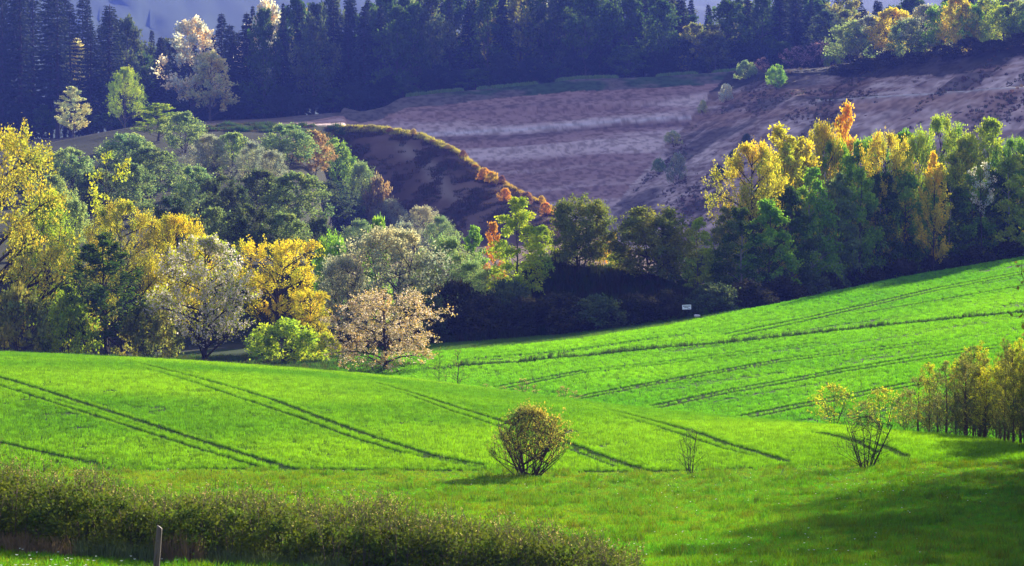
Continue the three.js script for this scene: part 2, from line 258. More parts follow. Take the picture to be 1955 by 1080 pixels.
// envelopes: crown radius (share of r) at t = 0 crown foot .. 1 top
const ENV = {
  round: (t) => Math.sqrt(Math.max(0.02, 1 - (2 * t - 0.9) ** 2 / 1.25)),
  dome: (t) => Math.sqrt(Math.max(0.03, 1 - t ** 2.4)) * (0.85 + 0.15 * Math.min(1, t * 4)),
  egg: (t) => Math.pow(Math.sin(Math.PI * Math.pow(0.08 + 0.9 * t, 0.75)), 0.7),
  birch: (t) => Math.pow(Math.max(0.01, Math.sin(Math.PI * (0.12 + 0.86 * t))), 0.75) * (1.05 - 0.35 * t),
  spread: (t) => Math.sqrt(Math.max(0.03, 1 - (1.5 * (t - 0.55)) ** 2)),
  cone: (t) => 0.08 + 0.92 * Math.pow(1 - t, 0.8),
};
function buildTree(o) {
  const R = rng(o.seed), wood = new Soup(), leaves = new Soup(), { h, r } = o, env = ENV[o.env ?? 'round'], clear = o.clear ?? 0.2, lumps = o.lumps ?? 0.22;
  const lumpSeed = R() * 100, lump = (az, t) => 1 - lumps + 2 * lumps * fbm(Math.cos(az) * 1.3 + lumpSeed, Math.sin(az) * 1.3 + t * 2.6, 2);
  const stems = [];
  const ns = o.stems ?? 1, rt = o.trunk ?? h * 0.018;
  for (let s = 0; s < ns; s++) {
    const az = s / ns * 6.2832 + R(), lean = ns > 1 ? r * (o.lean ?? 0.55) * (0.5 + 0.5 * R()) : h * 0.03 * R(), top = h * (ns > 1 ? 0.72 + 0.26 * R() : 0.95), b = V(ns > 1 ? Math.cos(az) * rt * 2 : 0, -0.25, ns > 1 ? Math.sin(az) * rt * 2 : 0);
    const pts = []; let wx = 0, wz = 0;
    for (let k = 0; k <= 9; k++) { const t = k / 9; wx += (R() - 0.5) * h * 0.012; wz += (R() - 0.5) * h * 0.012; pts.push(V(b.x + Math.cos(az) * lean * t ** (o.bow ?? 1.2) + wx, b.y + (top + 0.25) * t, b.z + Math.sin(az) * lean * t ** (o.bow ?? 1.2) + wz)); }
    wood.tube(pts, pts.map((_, k) => rt / Math.sqrt(ns) * (k ? 1 : 1.35) * (1 - 0.9 * k / 9) + 0.008), 6);
    stems.push(pts);
  }
  const twigs = [], nl = o.limbs ?? 16, crownAt = (y) => clamp((y / h - clear) / (1 - clear), 0, 1);
  for (let l = 0; l < nl; l++) {
    const st = stems[l % ns], q = (l + R()) / nl, s = clear * 0.85 + (0.96 - clear * 0.85) * q ** (o.low ?? 1), p0 = along(st, s / (ns > 1 ? 0.85 : 0.95) * 0.95), az = l * 2.39996 + R() * 0.8;
    const yEnd = Math.min(h * 0.99, p0.y + (o.rise ?? 0.16) * h * (0.6 + 0.8 * R()) * (1.1 - q * 0.6)), te = crownAt(yEnd), re = r * env(te) * lump(az, te) * (0.72 + 0.3 * R());
    const e = V(Math.cos(az) * re, yEnd, Math.sin(az) * re), c = p0.clone().lerp(e, 0.5); c.y += (o.arch ?? 0.02) * h + (R() - 0.5) * 0.04 * h; c.x += (R() - 0.5) * 0.12 * r; c.z += (R() - 0.5) * 0.12 * r;
    if (o.droop) e.y -= o.droop * re;
    const pts = bezier(p0, c, e, 5), len = p0.distanceTo(e), rl = Math.max(0.012, rt * (0.5 - 0.32 * q) * (o.limbR ?? 1));
    wood.tube(pts, pts.map((_, k) => rl * (1 - 0.82 * k / 5)), 5);
    const nsub = o.sub ?? 6;
    for (let b = 0; b < nsub; b++) {
      const qs = 0.25 + 0.75 * (b + R()) / nsub, s0 = along(pts, qs), dv = dirAt(pts, qs).addScaledVector(ball(R), 0.85); dv.y += o.up ?? 0.25; dv.normalize();
      const L = len * (0.28 + 0.24 * R()) * (1.25 - 0.5 * qs) + r * 0.06, e2 = s0.clone().addScaledVector(dv, L); if (o.droop) e2.y -= o.droop * L * 0.8;
      const te2 = crownAt(e2.y), rr = Math.hypot(e2.x, e2.z), lim = r * env(te2) * lump(Math.atan2(e2.z, e2.x), te2) * 1.08 + 0.05 * r; if (rr > lim) { e2.x *= lim / rr; e2.z *= lim / rr; } if (e2.y > h) e2.y = h * (0.97 + 0.03 * R());
      const m2 = s0.clone().lerp(e2, 0.5); m2.y += L * 0.08;
      const p2 = bezier(s0, m2, e2, 3); wood.tube(p2, p2.map((_, k) => Math.max(0.006, rl * 0.34 * (1 - 0.75 * k / 3))), 3);
      const nt = o.twigs ?? 4;
      for (let w = 0; w < nt; w++) {
        const qt = 0.2 + 0.8 * (w + R()) / nt, t0 = along(p2, qt), dt = dirAt(p2, qt).addScaledVector(ball(R), 0.9); dt.y += (o.up ?? 0.25) * 1.2; dt.normalize();
        const Lt = L * (0.25 + 0.3 * R()), te3 = t0.clone().addScaledVector(dt, Lt); if (o.hang) te3.y -= o.hang * (0.5 + R());
        if (o.twigWood !== false) wood.tube([t0, te3], [Math.max(0.005, (o.twigR ?? 0.008)), 0.003], 3);
        twigs.push([t0, te3]);
      }
    }
  }
  const n = o.leaves ?? 4000, size = o.leaf ?? 0.16, jit = o.jit ?? size * 1.2, tone = o.tone ?? 0.25;
  for (let k = 0; k < n && twigs.length; k++) {
    const [a, b] = twigs[Math.floor(R() * twigs.length)], t = 0.15 + 0.95 * R(), p = a.clone().lerp(b, t); p.x += gauss(R) * jit; p.y += gauss(R) * jit; p.z += gauss(R) * jit;
    if (p.y < 0.05) continue;
    const d = ball(R); if (o.hangLeaf) { d.y = -Math.abs(d.y) - o.hangLeaf; d.normalize(); } else d.y += 0.25;
    const patch = fbm(p.x * 2.2 / r + lumpSeed, p.y * 3 / h + p.z * 2.2 / r, 2) - 0.5, s = ball(R).cross(d).normalize(), f = size * (0.6 + 0.8 * R()), m = 1 + (R() - 0.5) * 2 * tone + 0.5 * patch, w = 1 + (R() - 0.5) * tone * 0.9 + 0.55 * patch;
    leaves.leaf(p, d, s, f, f * (o.slim ?? 0.36), [m * w, m, m / w], f * 0.08);
  }
  if (o.bloom) {                       // blossom is dense, pale and set along the twigs
    const bl = new Soup();
    for (let k = 0; k < o.bloom; k++) { const [a, b] = twigs[Math.floor(R() * twigs.length)], p = a.clone().lerp(b, R() * 1.05); p.x += gauss(R) * jit * 0.7; p.y += gauss(R) * jit * 0.7; p.z += gauss(R) * jit * 0.7; const d = ball(R), s = ball(R).cross(d).normalize(), f = (o.petal ?? size * 0.8) * (0.6 + 0.8 * R()), m = 0.85 + 0.3 * R(); bl.leaf(p, d, s, f, f * 0.5, [m, m * (0.96 + 0.06 * R()), m], 0.02); }
    return { wood: wood.geometry(true), leaf: leaves.geometry(), bloom: bl.geometry(), h, r };
  }
  return { wood: wood.geometry(true), leaf: n ? leaves.geometry() : null, h, r };
}
function buildSpruce(o) {
  const R = rng(o.seed), wood = new Soup(), sprays = new Soup(), { h, r } = o, clear = o.clear ?? 0.08, pts = [];
  for (let k = 0; k <= 8; k++) pts.push(V((R() - 0.5) * 0.15, -0.3 + (h + 0.3) * k / 8, (R() - 0.5) * 0.15));
  wood.tube(pts, pts.map((_, k) => h * 0.012 * (1 - 0.93 * k / 8) + 0.02), 6);
  let y = clear * h;
  while (y < h * 0.985) {
    const t = (y / h - clear) / (1 - clear), nb = 6 + Math.floor(R() * 2), a0 = R() * 6.28;
    for (let b = 0; b < nb; b++) {
      const az = a0 + b / nb * 6.2832 + (R() - 0.5) * 0.5, L = r * (o.col ? Math.pow(1 - t, 0.6) * Math.min(1, 0.5 + t * 3) : Math.pow(1 - t, 0.82)) * (0.62 + 0.5 * R()) + 0.12, dn = (0.38 - 0.75 * t) * L * (0.8 + 0.5 * R()), p0 = V(0, y + (R() - 0.5) * 0.4, 0), e = V(Math.cos(az) * L, p0.y - dn, Math.sin(az) * L), m = p0.clone().lerp(e, 0.55); m.y -= 0.06 * L;
      const bp = bezier(p0, m, e, 3); wood.tube(bp, [0.05, 0.035, 0.02, 0.008].map((q) => q * (0.5 + L / r)), 3);
      const ns = 3 + Math.round(L * (o.sprays ?? 2.6));
      for (let s = 0; s < ns; s++) {
        const q = 0.12 + 0.92 * (s + R()) / ns, p = along(bp, q), out = V(Math.cos(az), 0, Math.sin(az)), sd = V(-out.z, 0, out.x), sg = R() < 0.5 ? -1 : 1, d = out.clone().multiplyScalar(0.5 + 0.5 * R()).addScaledVector(sd, sg * (0.3 + 0.7 * R())); d.y -= 0.25 + 0.6 * R(); d.normalize();
        const side = ball(R).cross(d).normalize(), f = (0.55 + 0.5 * R()) * (o.spray ?? 0.8) * (0.55 + 0.45 * (1 - t)), c = 0.75 + 0.5 * R();
        sprays.leaf(p, d, side, f, f * 0.24, [c, c, c], 0.03);
      }
    }
    y += h * (0.018 + 0.012 * R()) * (1.25 - 0.6 * t);
  }
  return { wood: wood.geometry(true), leaf: sprays.geometry(), h, r };
}

// ---------------------------------------------------------------- kinds of plant: a few shapes each, shared by all trees of the kind
const shapes = new Map();
const KIND = {
  fan: (s) => buildTree({ seed: 551 + s, h: 2.4, r: 1.3, env: 'egg', clear: 0.04, stems: 11, lean: 1.0, bow: 1.0, limbs: 44, sub: 4, twigs: 2, leaves: 90, leaf: 0.05, rise: 0.24, up: 0.7, trunk: 0.07, limbR: 0.5, lumps: 0.25, twigR: 0.004 }),
  airy: (s) => buildTree({ seed: 531 + s, h: 2.8, r: 1.5, env: 'round', clear: 0.06, stems: 6, lean: 0.7, limbs: 26, sub: 5, twigs: 3, leaves: 1500, leaf: 0.09, rise: 0.24, up: 0.5, trunk: 0.035, limbR: 0.7, lumps: 0.35, tone: 0.35, jit: 0.08, twigR: 0.005 }),
  orb: (s) => buildTree({ seed: 511 + s, h: 8, r: 3, env: 'round', clear: 0.12, stems: 4, lean: 0.4, limbs: 40, sub: 9, twigs: 4, leaves: 22000, leaf: 0.2, slim: 0.34, rise: 0.12, trunk: 0.16, lumps: 0.12, tone: 0.3, jit: 0.3, twigWood: false }),
  broad: (s) => buildTree({ seed: 11 + s, h: 14, r: 6, env: 'round', clear: 0.1, limbs: 26, sub: 9, twigs: 5, leaves: 25000, leaf: 0.175, slim: 0.36, rise: 0.2, trunk: 0.26, limbR: 1.35, lumps: 0.32, tone: 0.4, jit: 0.3 }),
  gold: (s) => buildTree({ seed: 41 + s, h: 12, r: 5, env: 'spread', clear: 0.2, limbs: 17, sub: 9, twigs: 5, leaves: 18000, leaf: 0.165, rise: 0.24, trunk: 0.3, limbR: 1.2, lumps: 0.4, tone: 0.4, jit: 0.2 }),
  cherry: (s) => buildTree({ seed: 71 + s, h: 10, r: 4.5, env: 'dome', clear: 0.04, limbs: 28, sub: 9, twigs: 5, leaves: 9000, leaf: 0.17, bloom: 10000, petal: 0.14, rise: 0.2, trunk: 0.22, lumps: 0.25, tone: 0.3, jit: 0.26 }),
  blossom: (s) => buildTree({ seed: 91 + s, h: 7.2, r: 4, env: 'spread', clear: 0.05, limbs: 24, sub: 9, twigs: 5, leaves: 11000, leaf: 0.12, bloom: 8000, petal: 0.11, rise: 0.2, arch: 0.06, droop: 0.16, trunk: 0.17, limbR: 1.2, lumps: 0.45, tone: 0.35, jit: 0.15, twigR: 0.006 }),
  sparse: (s) => buildTree({ seed: 121 + s, h: 16, r: 2.6, env: 'round', clear: 0.6, limbs: 11, sub: 5, twigs: 4, leaves: 900, leaf: 0.24, rise: 0.1, trunk: 0.16, lumps: 0.4, tone: 0.3 }),
  willow: (s) => buildTree({ seed: 141 + s, h: 9, r: 5.5, env: 'dome', clear: 0.02, stems: 5, limbs: 34, sub: 8, twigs: 4, leaves: 16000, leaf: 0.22, slim: 0.24, rise: 0.24, trunk: 0.2, lumps: 0.25, tone: 0.3, jit: 0.3 }),
  bushy: (s) => buildTree({ seed: 171 + s, h: 8, r: 4, env: 'dome', clear: 0.03, stems: 3, limbs: 26, sub: 7, twigs: 4, leaves: 9000, leaf: 0.28, rise: 0.2, trunk: 0.16, lumps: 0.3, tone: 0.3, jit: 0.34, twigWood: false }),
  birch: (s) => buildTree({ seed: 201 + s, h: 17, r: 3.2, env: 'birch', clear: 0.08, limbs: 28, sub: 7, twigs: 4, leaves: 9500, leaf: 0.27, rise: 0.14, droop: 0.25, hang: 0.5, hangLeaf: 0.5, trunk: 0.15, lumps: 0.3, tone: 0.3, jit: 0.34, twigWood: false }),
  poplar: (s) => buildTree({ seed: 231 + s, h: 17, r: 2.8, env: 'egg', clear: 0.1, limbs: 28, sub: 7, twigs: 4, leaves: 8000, leaf: 0.26, rise: 0.17, up: 0.6, trunk: 0.15, lumps: 0.3, tone: 0.3, jit: 0.24 }),
  shrub: (s) => buildTree({ seed: 263 + s, h: 2.6, r: 1.8, env: 'round', clear: 0.02, stems: 20, lean: 0.95, bow: 0.85, limbs: 90, sub: 6, twigs: 3, leaves: 7500, leaf: 0.075, slim: 0.24, rise: 0.34, up: 0.9, trunk: 0.08, lumps: 0.34, tone: 0.4, jit: 0.045, twigR: 0.005, limbR: 0.8 }),
  scrub: (s) => buildTree({ seed: 291 + s, h: 4, r: 3, env: 'dome', clear: 0.02, stems: 4, limbs: 22, sub: 6, twigs: 4, leaves: 5500, leaf: 0.24, rise: 0.24, trunk: 0.1, lumps: 0.35, tone: 0.35, jit: 0.26, twigWood: false }),
  bare: (s) => buildTree({ seed: 321 + s, h: 2.4, r: 0.9, env: 'egg', clear: 0.06, stems: 5, lean: 0.7, limbs: 22, sub: 4, twigs: 2, leaves: 60, leaf: 0.05, rise: 0.26, up: 0.6, trunk: 0.045, limbR: 0.8, lumps: 0.3, twigR: 0.004 }),
  sapling: (s) => buildTree({ seed: 341 + s, h: 2.9, r: 1.0, env: 'cone', clear: 0.1, limbs: 18, sub: 4, twigs: 3, leaves: 160, leaf: 0.06, rise: 0.12, up: 0.4, trunk: 0.035, lumps: 0.3, twigR: 0.005 }),
  pole: (s) => buildTree({ seed: 361 + s, h: 8, r: 1.5, env: 'egg', clear: 0.06, limbs: 30, sub: 6, twigs: 4, leaves: 3200, leaf: 0.09, rise: 0.18, up: 0.6, trunk: 0.08, limbR: 0.4, lumps: 0.3, tone: 0.4, jit: 0.13, twigR: 0.007 }),
  weed: (s) => buildTree({ seed: 391 + s, h: 1.4, r: 0.5, env: 'egg', clear: 0.1, stems: 5, limbs: 12, sub: 3, twigs: 2, leaves: 220, leaf: 0.06, rise: 0.2, up: 0.6, trunk: 0.02, lumps: 0.3, tone: 0.3, twigR: 0.004 }),
  far: (s) => buildTree({ seed: 411 + s, h: 20, r: 6, env: 'egg', clear: 0.05, limbs: 22, sub: 6, twigs: 3, leaves: 5000, leaf: 0.6, rise: 0.2, trunk: 0.3, lumps: 0.35, tone: 0.35, jit: 0.7, twigWood: false }),
  spruce: (s) => buildSpruce({ seed: 441 + s, h: 30, r: 3.6, clear: 0.03, spray: 1.35, sprays: 3.4 }),
  tallspruce: (s) => buildSpruce({ seed: 471 + s, h: 38, r: 3.8, clear: s % 2 ? 0.04 : 0.3, col: true, spray: 1.35, sprays: 3.2 }),
};
const shapeOf = (kind, variant) => { const key = kind + variant; if (!shapes.has(key)) shapes.set(key, KIND[kind](variant)); return shapes.get(key); };
const BARK = { dark: matte(0.045, 0.034, 0.026), grey: matte(0.1, 0.085, 0.07), birch: matte(0.3, 0.28, 0.25), brown: matte(0.09, 0.055, 0.035), spruce: matte(0.06, 0.045, 0.04) };
const LEAF = {
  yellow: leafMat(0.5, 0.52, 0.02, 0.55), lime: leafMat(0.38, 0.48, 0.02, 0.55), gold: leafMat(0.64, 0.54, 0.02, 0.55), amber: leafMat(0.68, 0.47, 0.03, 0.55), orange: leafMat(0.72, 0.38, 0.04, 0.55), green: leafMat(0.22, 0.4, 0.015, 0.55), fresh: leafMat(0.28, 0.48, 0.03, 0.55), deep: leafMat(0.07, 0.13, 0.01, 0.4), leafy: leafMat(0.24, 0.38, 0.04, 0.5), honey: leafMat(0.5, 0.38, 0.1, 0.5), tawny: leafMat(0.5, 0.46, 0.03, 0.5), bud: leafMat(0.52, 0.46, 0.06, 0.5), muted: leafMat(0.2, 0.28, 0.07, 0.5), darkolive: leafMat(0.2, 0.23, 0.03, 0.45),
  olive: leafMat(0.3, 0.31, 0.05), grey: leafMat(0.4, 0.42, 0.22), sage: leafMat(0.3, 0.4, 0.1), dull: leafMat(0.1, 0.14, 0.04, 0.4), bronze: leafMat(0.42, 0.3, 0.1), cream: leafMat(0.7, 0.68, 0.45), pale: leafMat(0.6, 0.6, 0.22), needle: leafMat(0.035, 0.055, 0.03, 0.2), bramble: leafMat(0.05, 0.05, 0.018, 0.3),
  petal: leafMat(0.76, 0.69, 0.6, 0.45), blush: leafMat(0.8, 0.66, 0.46, 0.45), rust: leafMat(0.34, 0.17, 0.09, 0.4), heath: leafMat(0.38, 0.24, 0.24, 0.4), grassgold: leafMat(0.6, 0.45, 0.12, 0.5),
};
const turnR = rng(77);
const ORD = ['first', 'second', 'third', 'fourth', 'fifth', 'sixth', 'seventh', 'eighth', 'ninth', 'tenth', 'eleventh', 'twelfth', 'thirteenth', 'fourteenth', 'fifteenth'];
function plant(kind, variant, name, { u, d, top, w, hgt, leaf = 'green', bark = 'dark', bloom = 'petal', label, category = 'tree', group, sink = 0.1, noTrunk }) {
  const s = shapeOf(kind, variant), g = new THREE.Group(), x = xAt(u, d), y = H(x, d) - sink, h = hgt ?? Math.max(0.5, yAt(top, d) - y), r = w / 2 * d / F;
  g.name = numbered(name); g.position.set(x, y, -d); g.rotation.y = turnR() * 6.2832; g.scale.set(r / s.r, h / s.h, r / s.r);
  mesh(s.stemsName ?? (category === 'tree' ? 'trunk' : 'stems'), s.wood, BARK[bark], g);
  if (s.leaf) mesh(category === 'tree' ? 'crown' : 'foliage', s.leaf, LEAF[leaf], g);
  if (s.bloom) mesh('blossom', s.bloom, LEAF[bloom], g);
  scene.add(tag(g, label, category, group));
  return g;
}
// the distance at which something hh metres tall reaches up to that row
function standAt(u, top, hh, d0, d1) { for (let d = d0; d < d1; d += 2) if (rowOf(H(xAt(u, d), d) + hh, d) <= top) return d; return d1; }

// ---- the row of trees behind the near field's brow
const G1 = 'trees behind the brow of the near field';
const brow = [
  ['broad', 0, 'broadleaf_tree', -10, 243, 252, 290, 'tawny', 'dark', 'tall yellow-green tree with dark limbs at the left edge'],
  ['broad', 1, 'broadleaf_tree', 88, 250, 372, 130, 'lime', 'dark', 'yellow-green tree between the left-edge tree and the dark green tree'],
  ['sparse', 0, 'slender_tree', 208, 262, 288, 96, 'yellow', 'dark', 'slender dark-stemmed tree with a sparse yellowish top above its neighbours'],
  ['broad', 2, 'broadleaf_tree', 232, 252, 392, 160, 'tawny', 'dark', 'broad yellow-brown tree behind the dark green tree'],
  ['broad', 3, 'broadleaf_tree', 338, 253, 416, 150, 'gold', 'dark', 'bushy yellow tree rising behind the white blossoming cherry'],
  ['poplar', 0, 'dark_green_tree', 200, 236, 448, 150, 'deep', 'dark', 'dark green conical tree standing in front of yellow trees'],
  ['gold', 0, 'golden_tree', 528, 244, 466, 180, 'gold', 'dark', 'golden-leaved tree with dark forked limbs right of the white cherry'],
  ['gold', 1, 'golden_tree', 590, 240, 560, 90, 'gold', 'dark', 'low golden side crown next to the forked golden tree'],
];
for (const [k, v, n, u, d, top, w, leaf, bark, label] of brow) plant(k, v, n, { u, d, top, w, leaf, bark, label, group: G1 });
plant('cherry', 0, 'cherry_tree', { u: 388, d: 236, top: 455, w: 205, leaf: 'yellow', bloom: 'petal', label: 'large cherry tree in white blossom among the yellow trees', group: G1 });
plant('blossom', 0, 'blossoming_tree', { u: 738, d: 214, top: 556, w: 205, leaf: 'honey', bloom: 'blush', label: 'small spreading tree with cream and bronze blossom alone on the brow', group: G1 });
const G2 = 'shrubs at the foot of the brow trees';
for (const [k, v, u, d, top, w, leaf, label] of [
  ['scrub', 0, 546, 226, 618, 150, 'lime', 'rounded yellow-green shrub below the golden tree'], ['scrub', 1, 40, 234, 560, 140, 'olive', 'olive shrub at the foot of the left-edge tree'],
  ['scrub', 2, 130, 235, 575, 110, 'lime', 'yellow-green shrub left of the dark green tree'], ['scrub', 0, 285, 236, 590, 120, 'olive', 'olive shrub between the dark green tree and the white cherry'],
  ['scrub', 2, 620, 232, 640, 70, 'yellow', 'small golden shrub at the right end of the tree row'], ['scrub', 1, -70, 236, 560, 140, 'yellow', 'yellow shrub at the extreme left edge'],
]) plant(k, v, 'shrub', { u, d, top, w, leaf, label, category: 'shrub', group: G2 });
plant('sapling', 0, 'bare_sapling', { u: 838, d: 200, top: 664, w: 40, leaf: 'olive', label: 'thin bare sapling nearer the blossoming tree', group: 'bare saplings on the brow' });
plant('sapling', 1, 'bare_sapling', { u: 873, d: 197, top: 666, w: 56, leaf: 'olive', label: 'thin bare sapling further from the blossoming tree, with wider twigs', group: 'bare saplings on the brow' });
[[928, 733, 26], [960, 742, 18], [1000, 722, 34], [1022, 735, 22], [1075, 738, 34], [1098, 745, 24]].forEach(([u, top, w], i) => plant('weed', i % 3, 'dry_weed', { u, d: ridgeD(u) + 3, top, w, leaf: 'grassgold', bark: 'brown', label: `wispy yellowish weed stalks behind the near field brow, ${ORD[i]} from the left`, category: 'weed', group: 'weeds behind the brow' }));

// ---- willows and small trees in the middle
const G3 = 'trees in the hollow before the sand pit';
for (const [k, v, n, u, d, top, w, leaf, label, bark] of [
  ['willow', 0, 'grey_willow', 745, 262, 446, 270, 'grey', 'wide grey-green willow behind the small blossoming tree'], ['willow', 1, 'grey_willow', 850, 267, 462, 180, 'sage', 'grey-green willow right of the widest willow'],
  ['willow', 2, 'grey_willow', 655, 258, 500, 130, 'grey', 'smaller grey willow right of the golden tree'], ['willow', 1, 'grey_willow', 900, 262, 505, 130, 'sage', 'low willow before the bright green narrow tree'],
  ['orb', 0, 'round_tree', 633, 282, 444, 60, 'fresh', 'small round bright green tree above the smaller grey willow'], ['bushy', 1, 'round_tree', 722, 286, 426, 64, 'fresh', 'bright green tree top peeping over the wide willow'],
  ['poplar', 1, 'narrow_tree', 905, 284, 432, 54, 'fresh', 'narrow bright green tree beside the orange one'], ['poplar', 2, 'orange_tree', 942, 288, 426, 48, 'orange', 'small orange-leaved tree between two green trees'],
  ['birch', 0, 'birch', 990, 259, 372, 112, 'lime', 'tall drooping yellow-green birch left of the mound', 'grey'], ['birch', 1, 'birch', 1034, 272, 425, 76, 'lime', 'smaller yellow-green birch behind the mound top', 'grey'],
  ['orb', 0, 'round_tree', 1108, 264, 374, 112, 'darkolive', 'round dark tree with a glowing rim on the mound'], ['orb', 1, 'round_tree', 1248, 263, 399, 142, 'darkolive', 'larger round dark tree on the mound, right of the first'],
  ['birch', 4, 'orange_tree', 1165, 285, 440, 70, 'amber', 'small amber tree seen between the two round trees'], ['birch', 3, 'low_tree', 1180, 276, 470, 70, 'lime', 'low yellow-green tree between the two round trees'],
  ['birch', 2, 'birch', 1332, 268, 408, 70, 'lime', 'yellow-green birch right of the larger round tree', 'grey'], ['birch', 3, 'birch', 1384, 274, 393, 76, 'olive', 'olive birch at the left end of the right-hand wood', 'grey'],
]) plant(k, v, n, { u, d, top, w, leaf, bark: bark ?? 'dark', label, group: G3 });
for (const [u, d, top, leaf, label] of [[1296, 288, 486, 'deep', 'dark thicket tree behind the larger round tree, nearest it'], [1346, 292, 478, 'dull', 'dark thicket tree behind the yellow-green birch'], [1392, 296, 470, 'deep', 'dark thicket tree behind the olive birch']]) plant('bushy', 3, 'thicket_tree', { u, d, top, w: 100, leaf, label, group: G3 });
const G4 = 'dark bushes along the shaded foot of the mound';
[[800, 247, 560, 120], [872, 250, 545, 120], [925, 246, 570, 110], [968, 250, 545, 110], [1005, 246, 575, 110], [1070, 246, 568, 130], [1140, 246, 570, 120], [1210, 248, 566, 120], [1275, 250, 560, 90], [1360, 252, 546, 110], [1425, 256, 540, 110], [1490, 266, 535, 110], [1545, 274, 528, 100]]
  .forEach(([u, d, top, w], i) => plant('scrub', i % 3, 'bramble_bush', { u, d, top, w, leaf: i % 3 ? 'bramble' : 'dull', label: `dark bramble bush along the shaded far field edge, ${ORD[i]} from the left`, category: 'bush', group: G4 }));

// ---- the wood at the right
const nearer = (u) => lerp(20, 5, smooth(1440, 1640, u));   // the wood's edge draws back from the crest towards the right
const G5 = 'trees of the wood above the far field';
for (const [k, v, n, u, d, top, w, leaf, label, bark] of [
  ['broad', 1, 'golden_tree', 1436, 300, 280, 120, 'gold', 'golden tree at the left corner of the wood'], ['poplar', 0, 'yellow_tree', 1492, 306, 246, 84, 'yellow', 'pointed yellow tree right of the golden corner tree'],
  ['poplar', 1, 'amber_tree', 1532, 305, 266, 78, 'gold', 'amber tree between two yellow tree tops'], ['broad', 3, 'yellow_tree', 1572, 309, 244, 72, 'gold', 'yellow tree left of the tallest orange tree'],
  ['poplar', 0, 'orange_tree', 1612, 312, 206, 60, 'amber', 'tallest orange tree standing above the wood'], ['birch', 0, 'birch', 1640, 302, 262, 84, 'green', 'green birch right below the tallest orange tree', 'birch'],
  ['broad', 0, 'golden_tree', 1692, 298, 262, 86, 'gold', 'golden tree in the middle of the wood'], ['birch', 1, 'birch', 1726, 314, 234, 76, 'green', 'green birch behind the golden tree in the middle', 'birch'],
  ['broad', 2, 'yellow_tree', 1795, 310, 232, 100, 'lime', 'wide yellow-green tree top right of the middle'], ['poplar', 0, 'golden_tree', 1782, 292, 294, 44, 'gold', 'narrow golden tree set before darker birches'],
  ['poplar', 1, 'amber_tree', 1838, 304, 268, 66, 'yellow', 'amber-tinged tree right of the wide yellow-green one'], ['poplar', 2, 'yellow_tree', 1888, 308, 230, 76, 'lime', 'feathery yellow-green tree towards the right end'],
  ['birch', 2, 'birch', 1926, 302, 286, 76, 'lime', 'yellow-green birch near the right edge', 'birch'], ['poplar', 0, 'yellow_tree', 1968, 306, 280, 84, 'yellow', 'yellow tree cut by the right edge'],
  ['sparse', 1, 'pale_tree', 1876, 298, 312, 44, 'cream', 'small pale blossoming crown among green birches'],
]) plant(k, v, n, { u, d: d - nearer(u), top, w: w * 1.4, leaf, bark: bark ?? 'dark', label, group: G5 });
for (const [u, top, leaf, label] of [[1505, 292, 'lime', 'yellow-green tree top filling in behind the pointed yellow tree'], [1592, 276, 'green', 'green tree top behind the tallest orange tree'], [1660, 272, 'green', 'green tree top left of the middle golden tree'], [1752, 268, 'lime', 'yellow-green tree top between the middle golden tree and the wide one'], [1848, 262, 'lime', 'yellow-green tree top behind the amber-tinged tree'], [1935, 270, 'green', 'green tree top behind the right-edge birch']]) plant('broad', 1, 'wood_tree', { u, d: 300, top, w: 110, leaf, label, group: G5 });
const frontBirch = [[1412, 288, 392, 90], [1466, 288, 372, 96], [1512, 290, 345, 92], [1552, 292, 316, 94], [1596, 293, 325, 96], [1640, 293, 315, 92], [1684, 296, 320, 90], [1728, 297, 312, 96], [1770, 299, 340, 90], [1812, 300, 345, 90], [1856, 302, 326, 94], [1900, 303, 318, 92], [1945, 305, 312, 96], [1990, 308, 310, 96], [2040, 312, 300, 96]];
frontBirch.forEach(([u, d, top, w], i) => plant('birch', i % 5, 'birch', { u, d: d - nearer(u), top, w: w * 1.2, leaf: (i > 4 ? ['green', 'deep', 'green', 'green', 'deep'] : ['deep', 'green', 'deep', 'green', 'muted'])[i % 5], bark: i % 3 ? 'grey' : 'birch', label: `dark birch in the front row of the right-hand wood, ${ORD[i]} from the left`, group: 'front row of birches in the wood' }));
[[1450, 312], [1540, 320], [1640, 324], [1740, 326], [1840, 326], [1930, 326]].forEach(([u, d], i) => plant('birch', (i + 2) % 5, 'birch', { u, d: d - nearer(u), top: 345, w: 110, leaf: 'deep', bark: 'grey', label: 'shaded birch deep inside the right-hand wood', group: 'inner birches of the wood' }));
[[1440, 284, 560, 80], [1510, 284, 545, 100], [1580, 288, 530, 100], [1650, 290, 515, 100], [1720, 292, 500, 100], [1790, 295, 490, 100], [1860, 298, 475, 100], [1930, 300, 465, 100]].forEach(([u, d, top, w], i) => plant('scrub', i % 3, 'thicket_bush', { u, d: d - nearer(u), top, w, leaf: 'bramble', label: `dark undergrowth bush beneath the front birches, ${ORD[i]} from the left`, category: 'bush', group: 'undergrowth of the wood' }));

